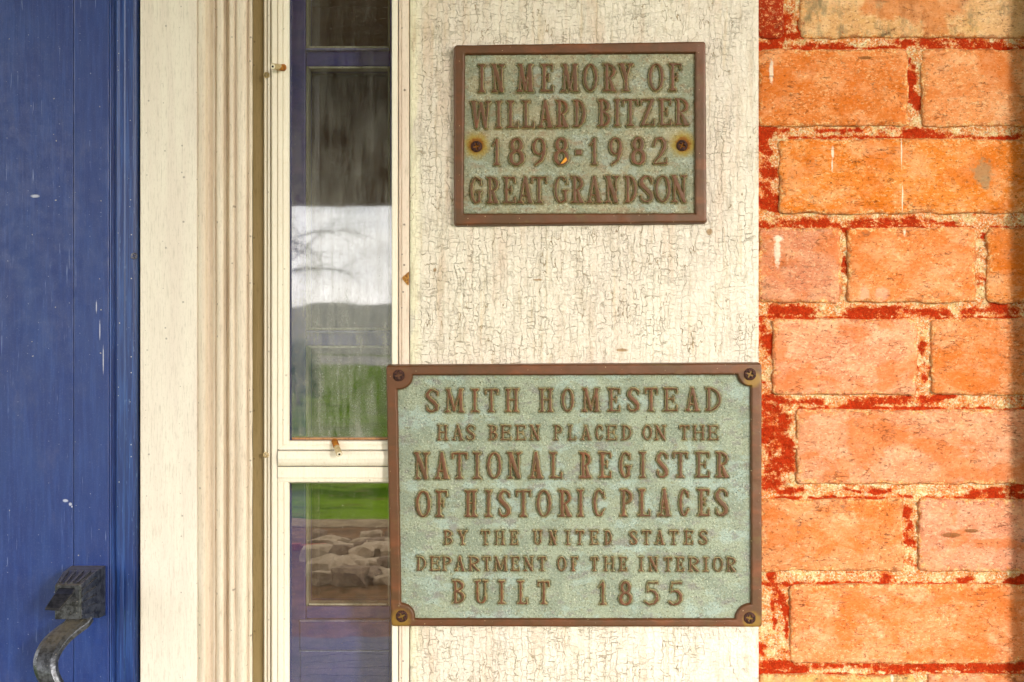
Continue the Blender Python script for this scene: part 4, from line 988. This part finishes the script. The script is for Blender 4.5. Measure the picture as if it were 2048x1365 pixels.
    return []
def glyph_sdf(prims, X, Y, H):
    d = np.full(X.shape, 9.0)
    for p in prims:
        if p[0] == 'b': q_ = box_sdf(X, Y, p[1], p[2], p[3], p[4])
        elif p[0] == 'f':
            x, y, h = p[1:]; s_ = 1 if y < .5 else -1; y_ = y + s_*.035
            q_ = box_sdf(X, Y, x-h, x+h, y_-.033, y_+.033)
            q_ = np.minimum(q_, box_sdf(X, Y, x-h*.72, x+h*.72, y_, y_+.075) if s_ > 0 else box_sdf(X, Y, x-h*.72, x+h*.72, y_-.075, y_))
        else:
            q_ = np.full(X.shape, 9.0)
            for a, b in zip(p[1], p[1][1:]): q_ = np.minimum(q_, seg_sdf(X, Y, a, b))
            if len(p[1]) < 3: q_ = np.maximum(q_, np.maximum(-Y-.005, Y-1.005))
        d = np.minimum(d, q_)
    return d*H           # in px
def march(S, gx, gy, level):
    """polygons where S<level; returns verts(px,py,s), faces"""
    ny, nx = S.shape; vid = -np.ones((ny, nx), int); ins_ = S < level
    V = []; F = []
    jj, ii = np.where(ins_); vid[jj, ii] = np.arange(len(jj)); V = [(gx[i], gy[j], S[j, i]) for j, i in zip(jj, ii)]
    ecache = {}
    def ev(j0, i0, j1, i1):
        k = (j0, i0, j1, i1) if (j0, i0) < (j1, i1) else (j1, i1, j0, i0)
        if k not in ecache:
            a, b = S[k[0], k[1]], S[k[2], k[3]]; t = (level-a)/(b-a); t = min(max(t, .02), .98)
            V.append((gx[k[1]]+(gx[k[3]]-gx[k[1]])*t, gy[k[0]]+(gy[k[2]]-gy[k[0]])*t, level)); ecache[k] = len(V)-1
        return ecache[k]
    cnt = ins_[:-1, :-1].astype(int)+ins_[1:, :-1]+ins_[:-1, 1:]+ins_[1:, 1:]
    for j, i in zip(*np.where(cnt == 4)): F.append((vid[j, i], vid[j+1, i], vid[j+1, i+1], vid[j, i+1]))
    for j, i in zip(*np.where((cnt > 0) & (cnt < 4))):
        cs = [(j, i), (j+1, i), (j+1, i+1), (j, i+1)]; poly = []
        for k in range(4):
            a, b = cs[k], cs[(k+1) % 4]
            if ins_[a]: poly.append(vid[a])
            if ins_[a] != ins_[b]: poly.append(ev(*a, *b))
        if len(poly) >= 3: F.append(tuple(poly))
    return V, F
letters_px = {}
def cast_letter(ch, xl, xr, yt, yb, parent, yf, relief, key, cell=1.25, draft=1.3):
    """yf: y of the plaque field; relief m"""
    H = yb-yt; a = (xr-xl)/H; m_ = draft+1.5
    gx = np.arange(xl-m_, xr+m_+cell, cell); gy = np.arange(yt-m_, yb+m_+cell, cell)
    X, Y = np.meshgrid(gx, gy)
    S = glyph_sdf(glyph(ch, a), (X-xl)/H, (yb-Y)/H, H) if ch != '-' else box_sdf(X, Y, xl, xr, yt, yb)
    S = S + (fbm(X/5+xl, Y/5, 3)-.5)*1.5 + (.7 if H > 40 else .35)
    letters_px.setdefault(key, []).append((ch, xl, xr, yt, yb))
    V, F = march(S, gx, gy, draft)
    V = np.array(V); s_ = V[:, 2]
    h = np.clip((draft-s_)/(draft+.3), 0, 1)
    yy = yf + .0003 - relief*h - (fbm(V[:, 0]/7, V[:, 1]/7, 2)-.5)*.0002
    P = np.stack([(V[:, 0]-1024)*K*(D+yf)/D, yy, EYE+(682-V[:, 1])*K*(D+yf)/D], -1)
    nm = 'letter' if ch.isalpha() else ('numeral' if ch.isdigit() else 'dash')
    return part(nm, P.tolist(), F, M['letter'], parent, smooth=True, attrs={'edge': 1-h})
def cast_frame(outer, inner, discs, parent, yback, yfront, key):
    """outer / inner: 4 corners TL TR BR BL (px seen at the front face)"""
    def poly_sdf(X, Y, c, rad):
        d = np.full(X.shape, -1e9)
        for k in range(4):
            (ax, ay), (bx, by) = c[k], c[(k+1) % 4]; L = math.hypot(bx-ax, by-ay)
            nx_, ny_ = (by-ay)/L, -(bx-ax)/L
            d = np.maximum(d, (X-ax)*nx_+(Y-ay)*ny_)
        return d
    xs = [p[0] for p in outer]; ys = [p[1] for p in outer]
    cell = 1.7; gx = np.arange(min(xs)-8, max(xs)+8, cell); gy = np.arange(min(ys)-8, max(ys)+8, cell); X, Y = np.meshgrid(gx, gy)
    so_ = poly_sdf(X, Y, outer, 0)
    # soften the outer corners
    for k in range(4):
        cx, cy = outer[k]; mx_, my_ = sum(xs)/4, sum(ys)/4
        sx_, sy_ = (1 if mx_ > cx else -1), (1 if my_ > cy else -1); r = 5
        ux, uy = (cx+sx_*r-X)*sx_, (cy+sy_*r-Y)*sy_
        so_ = np.where((ux > 0) & (uy > 0), np.hypot(ux, uy)-r, so_)
    si = poly_sdf(X, Y, inner, 0)
    for (cx, cy, r) in discs: si = np.maximum(si, r-np.hypot(X-cx, Y-cy))
    si = si + (fbm(X/6, Y/6, 3)-.5)*1.6
    draft = 3.2; din = 1.6
    S = np.maximum(so_-draft, -si-din)           # <0 : in the ring incl. flanks
    V, F = march(S, gx, gy, 0.0); V = np.array(V)
    ix = np.clip((V[:, 0]-gx[0])/cell, 0, len(gx)-1.001); iy = np.clip((V[:, 1]-gy[0])/cell, 0, len(gy)-1.001)
    def samp(A):
        i0 = ix.astype(int); j0 = iy.astype(int); fx = ix-i0; fy = iy-j0
        return A[j0, i0]*(1-fx)*(1-fy)+A[j0, i0+1]*fx*(1-fy)+A[j0+1, i0]*(1-fx)*fy+A[j0+1, i0+1]*fx*fy
    o_, i_ = samp(so_), samp(si)
    ho = np.clip((draft-o_)/draft, 0, 1)          # 0 at wall, 1 at face
    ho = np.where(o_ < 0, 1, ho); hi = np.clip((i_+din)/(din+.6), 0, 1)
    yfield = yfront + .0032
    yy = yback + (yfront-yback)*ho**.9
    yy = np.maximum(yy, np.where(hi < 1, yfield + .0003 + (yfront-yfield-.0003)*hi**.8, yfront))
    face = (ho > .99) & (hi > .99)
    yy = yy + .00035*np.exp(-np.clip(-o_, 0, 99)/1.2)*face - (fbm(V[:, 0]/22, V[:, 1]/22, 3)-.5)*.0003
    P = np.stack([(V[:, 0]-1024)*K*(D+yfront)/D, yy, EYE+(682-V[:, 1])*K*(D+yfront)/D], -1)
    part('frame', P.tolist(), F, M['bronze'], parent, smooth=True, attrs={'edge': 0*ho})
    return poly_sdf, inner, discs
def cast_field(inner, discs, parent, yfield, mat, key, cell=3.0):
    xs = [p[0] for p in inner]; ys = [p[1] for p in inner]
    gx = np.arange(min(xs)-6, max(xs)+6, cell); gy = np.arange(min(ys)-6, max(ys)+6, cell); X, Y = np.meshgrid(gx, gy)
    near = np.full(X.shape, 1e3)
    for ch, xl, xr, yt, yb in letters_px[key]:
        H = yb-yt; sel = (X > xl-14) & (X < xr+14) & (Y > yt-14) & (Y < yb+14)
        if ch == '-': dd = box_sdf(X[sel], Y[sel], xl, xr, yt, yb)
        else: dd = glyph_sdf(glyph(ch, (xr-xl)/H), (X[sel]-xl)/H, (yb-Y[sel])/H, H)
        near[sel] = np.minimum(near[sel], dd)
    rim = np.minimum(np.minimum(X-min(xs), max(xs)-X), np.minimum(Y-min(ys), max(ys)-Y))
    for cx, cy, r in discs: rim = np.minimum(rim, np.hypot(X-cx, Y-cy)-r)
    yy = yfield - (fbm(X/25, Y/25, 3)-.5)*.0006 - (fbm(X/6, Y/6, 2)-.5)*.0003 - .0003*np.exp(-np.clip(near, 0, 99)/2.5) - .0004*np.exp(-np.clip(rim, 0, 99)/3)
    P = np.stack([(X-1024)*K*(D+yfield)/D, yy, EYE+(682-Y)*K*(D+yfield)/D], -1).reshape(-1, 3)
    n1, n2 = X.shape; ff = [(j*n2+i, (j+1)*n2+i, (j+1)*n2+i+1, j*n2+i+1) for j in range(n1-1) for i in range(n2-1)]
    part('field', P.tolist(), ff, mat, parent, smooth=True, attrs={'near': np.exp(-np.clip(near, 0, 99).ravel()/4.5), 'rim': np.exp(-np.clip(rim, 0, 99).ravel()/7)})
def plaque(key, label, outer, inner, discs, lines, screws, mat, loc, yfront):
    t = thing('plaque', label, 'plaque', loc)
    yfield = yfront + .0032
    cast_frame(outer, inner, discs, t, -.0015, yfront, key)
    for (txt, yt0, yb0, yt1, yb1, xs) in lines:
        chars = [c for c in txt if c != ' ']; assert len(chars) == len(xs), (txt, len(chars), len(xs))
        xa, xb = xs[0][0], xs[-1][1]
        for ch, (l, r) in zip(chars, xs):
            k = ((l+r)/2-xa)/(xb-xa); yt = yt0+(yt1-yt0)*k; yb = yb0+(yb1-yb0)*k
            if ch == '-': yt, yb = 300, 310.5
            H = yb-yt
            cast_letter(ch, l, r, yt, yb, t, yfield, .0029 if H > 40 else .0024, key, cell=1.1 if H > 40 else .95, draft=1.6 if H > 40 else 1.15)
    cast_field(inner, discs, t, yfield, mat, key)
    for i, (px, py, r, inf) in enumerate(screws):
        screw(px, py, (yfield if inf else yfront)-.0001, r, t, slotang=.2+i*.9, dome=.0014)
    return t
upper = [('IN MEMORY OF', 129, 186.5, 126.5, 183.5, [(956, 971), (981.6, 1011), (1033, 1068), (1080.5, 1107), (1121.5, 1158), (1165, 1196), (1204.7, 1232.5), (1236, 1267.7), (1295.5, 1328), (1336.5, 1363.7)]),
 ('WILLARD BITZER', 202.5, 259.5, 196.5, 252, [(940.5, 983.8), (990.5, 1004), (1013.8, 1038), (1043.8, 1069.5), (1074.6, 1106.8), (1110.5, 1137.6), (1145, 1172.5), (1194.4, 1221.5), (1227.4, 1240.6), (1244, 1276.5), (1278.7, 1309.5), (1314.6, 1343), (1347.5, 1378)]),
 ('1898-1982', 277, 332, 274.5, 330.5, [(984.5, 1000.6), (1017.5, 1049), (1063, 1093), (1107, 1137.6), (1150.8, 1164), (1179, 1196), (1216.4, 1245), (1261, 1291), (1303.6, 1334.4)]),
 ('GREATGRANDSON', 354, 408.5, 350, 406, [(937, 966), (972, 999), (1005, 1032), (1034, 1067), (1062, 1094.4), (1104.7, 1137.6), (1141, 1168), (1171.7, 1204.7), (1209, 1239), (1247, 1275), (1278, 1306.5), (1308, 1341.7), (1341, 1374.7)])]
plaque('up', 'smaller upper bronze plaque in memory of a great grandson on the cream board',
       [(909, 90.5), (1411, 83), (1413, 444), (910, 449)], [(928.8, 107.5), (1391.5, 104.5), (1391.5, 427), (925.5, 427.5)], [], upper,
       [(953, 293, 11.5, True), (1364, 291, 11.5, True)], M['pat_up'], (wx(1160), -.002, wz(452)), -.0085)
lower = [('SMITH HOMESTEAD', 777.5, 825, 774, 822.5, [(851, 878), (890, 928), (941.5, 958), (969, 997), (1009, 1039), (1077, 1107.7), (1122, 1148.7), (1163.6, 1199.5), (1215, 1240.5), (1253.8, 1279.5), (1288.7, 1315.4), (1325.6, 1355.4), (1369.7, 1399.5), (1409.7, 1442.6)]),
 ('HAS BEEN PLACED ON THE', 849.5, 880.5, 850, 880, [(874, 896.4), (904.6, 927), (932, 951), (977.4, 995), (1001, 1022.6), (1030.8, 1051), (1059.5, 1080), (1106.7, 1125), (1135.4, 1152), (1161.5, 1182), (1189, 1205.6), (1211.8, 1233), (1242.6, 1263), (1284.6, 1304), (1309, 1332), (1358.5, 1379), (1385, 1409.7), (1415, 1436.4)]),
 ('NATIONAL REGISTER', 903.5, 958.5, 902.5, 955, [(827.7, 859.5), (868.7, 899.5), (902.6, 935.4), (945.6, 963), (973, 1004), (1014, 1044), (1057.4, 1086), (1098.5, 1125), (1158.5, 1183), (1196.4, 1223), (1235.4, 1264), (1278.5, 1292), (1312.3, 1336), (1345, 1376), (1389, 1419), (1430, 1457)]),
 ('OF HISTORIC PLACES', 980, 1034.5, 976, 1032, [(830.8, 862.6), (870.8, 896.4), (928, 956), (970, 984), (996, 1021.5), (1031, 1062.6), (1071.8, 1103.6), (1116, 1143.6), (1154.5, 1168), (1182, 1210.8), (1238.5, 1266), (1275.4, 1301), (1314.4, 1342), (1353.3, 1379), (1394, 1419), (1429, 1456)]),
 ('BY THE UNITED STATES', 1060, 1089.5, 1060, 1089, [(887, 905.6), (915, 935.4), (962, 979.5), (988.7, 1010), (1019.5, 1036), (1065.6, 1085), (1097.4, 1114), (1130.5, 1140.5), (1151.3, 1167.7), (1179, 1196.4), (1207.7, 1224), (1259, 1274.4), (1283.6, 1302), (1310, 1328.7), (1338, 1356.4), (1367.7, 1386), (1397.4, 1415)]),
 ('DEPARTMENT OF THE INTERIOR', 1111.5, 1141, 1113.5, 1143, [(832.8, 852.3), (859.5, 880), (884, 903.6), (909.7, 930), (936.4, 959), (965, 981.5), (987.7, 1014.4), (1021.5, 1039), (1047, 1067.7), (1076, 1092.3), (1113.8, 1132.3), (1141.5, 1156), (1181, 1196.4), (1206.7, 1230), (1237.4, 1253.8), (1277, 1287.5), (1297, 1316.4), (1328, 1343.5), (1351.3, 1367.7), (1376, 1397.4), (1406, 1416.5), (1425, 1445.6), (1451.8, 1471)]),
 ('BUILT 1855', 1159, 1206.5, 1162.5, 1210.5, [(903.6, 930), (947.7, 977.4), (996, 1010.5), (1035, 1055.4), (1075, 1099.5), (1196, 1213), (1237.4, 1264), (1287.7, 1317.4), (1336, 1364.6)])]
plaque('lo', 'larger lower bronze plaque about a homestead built 1855 overlapping window and brick', 
       [(773, 732), (1523, 727.5), (1524, 1254), (783, 1252.5)], [(793, 750), (1503, 748.5), (1504, 1239.5), (801.5, 1239)],
       [(798, 752, 26), (1501, 747, 25), (802, 1234, 26), (1501, 1238, 29)], lower,
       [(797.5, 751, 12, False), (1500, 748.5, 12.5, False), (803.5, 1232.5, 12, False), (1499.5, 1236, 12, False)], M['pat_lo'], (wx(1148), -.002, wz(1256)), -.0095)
fl = [(1121, 327), (1125, 322), (1128, 318), (1131, 314.5), (1133.5, 317), (1134, 320.5), (1130.5, 324), (1126, 327)]
_up = [o for o in bpy.data.objects if o.name == 'plaque'][0]
m = Mat('orange_lichen_fleck'); M['fleck'] = m.done(m.mix(m.noise(4, 3), lin('e08a10'), lin('f0a83a')), .7)
n = len(fl); v = [W(a, b2, -.0093) for a, b2 in fl] + [W(a, b2, -.0078) for a, b2 in fl] + [W(1128, 321, -.0096)]
part('fleck', v, [(i, (i+1) % n, n+(i+1) % n, n+i) for i in range(n)] + [(2*n, (i+1) % n, i) for i in range(n)], M['fleck'], _up)
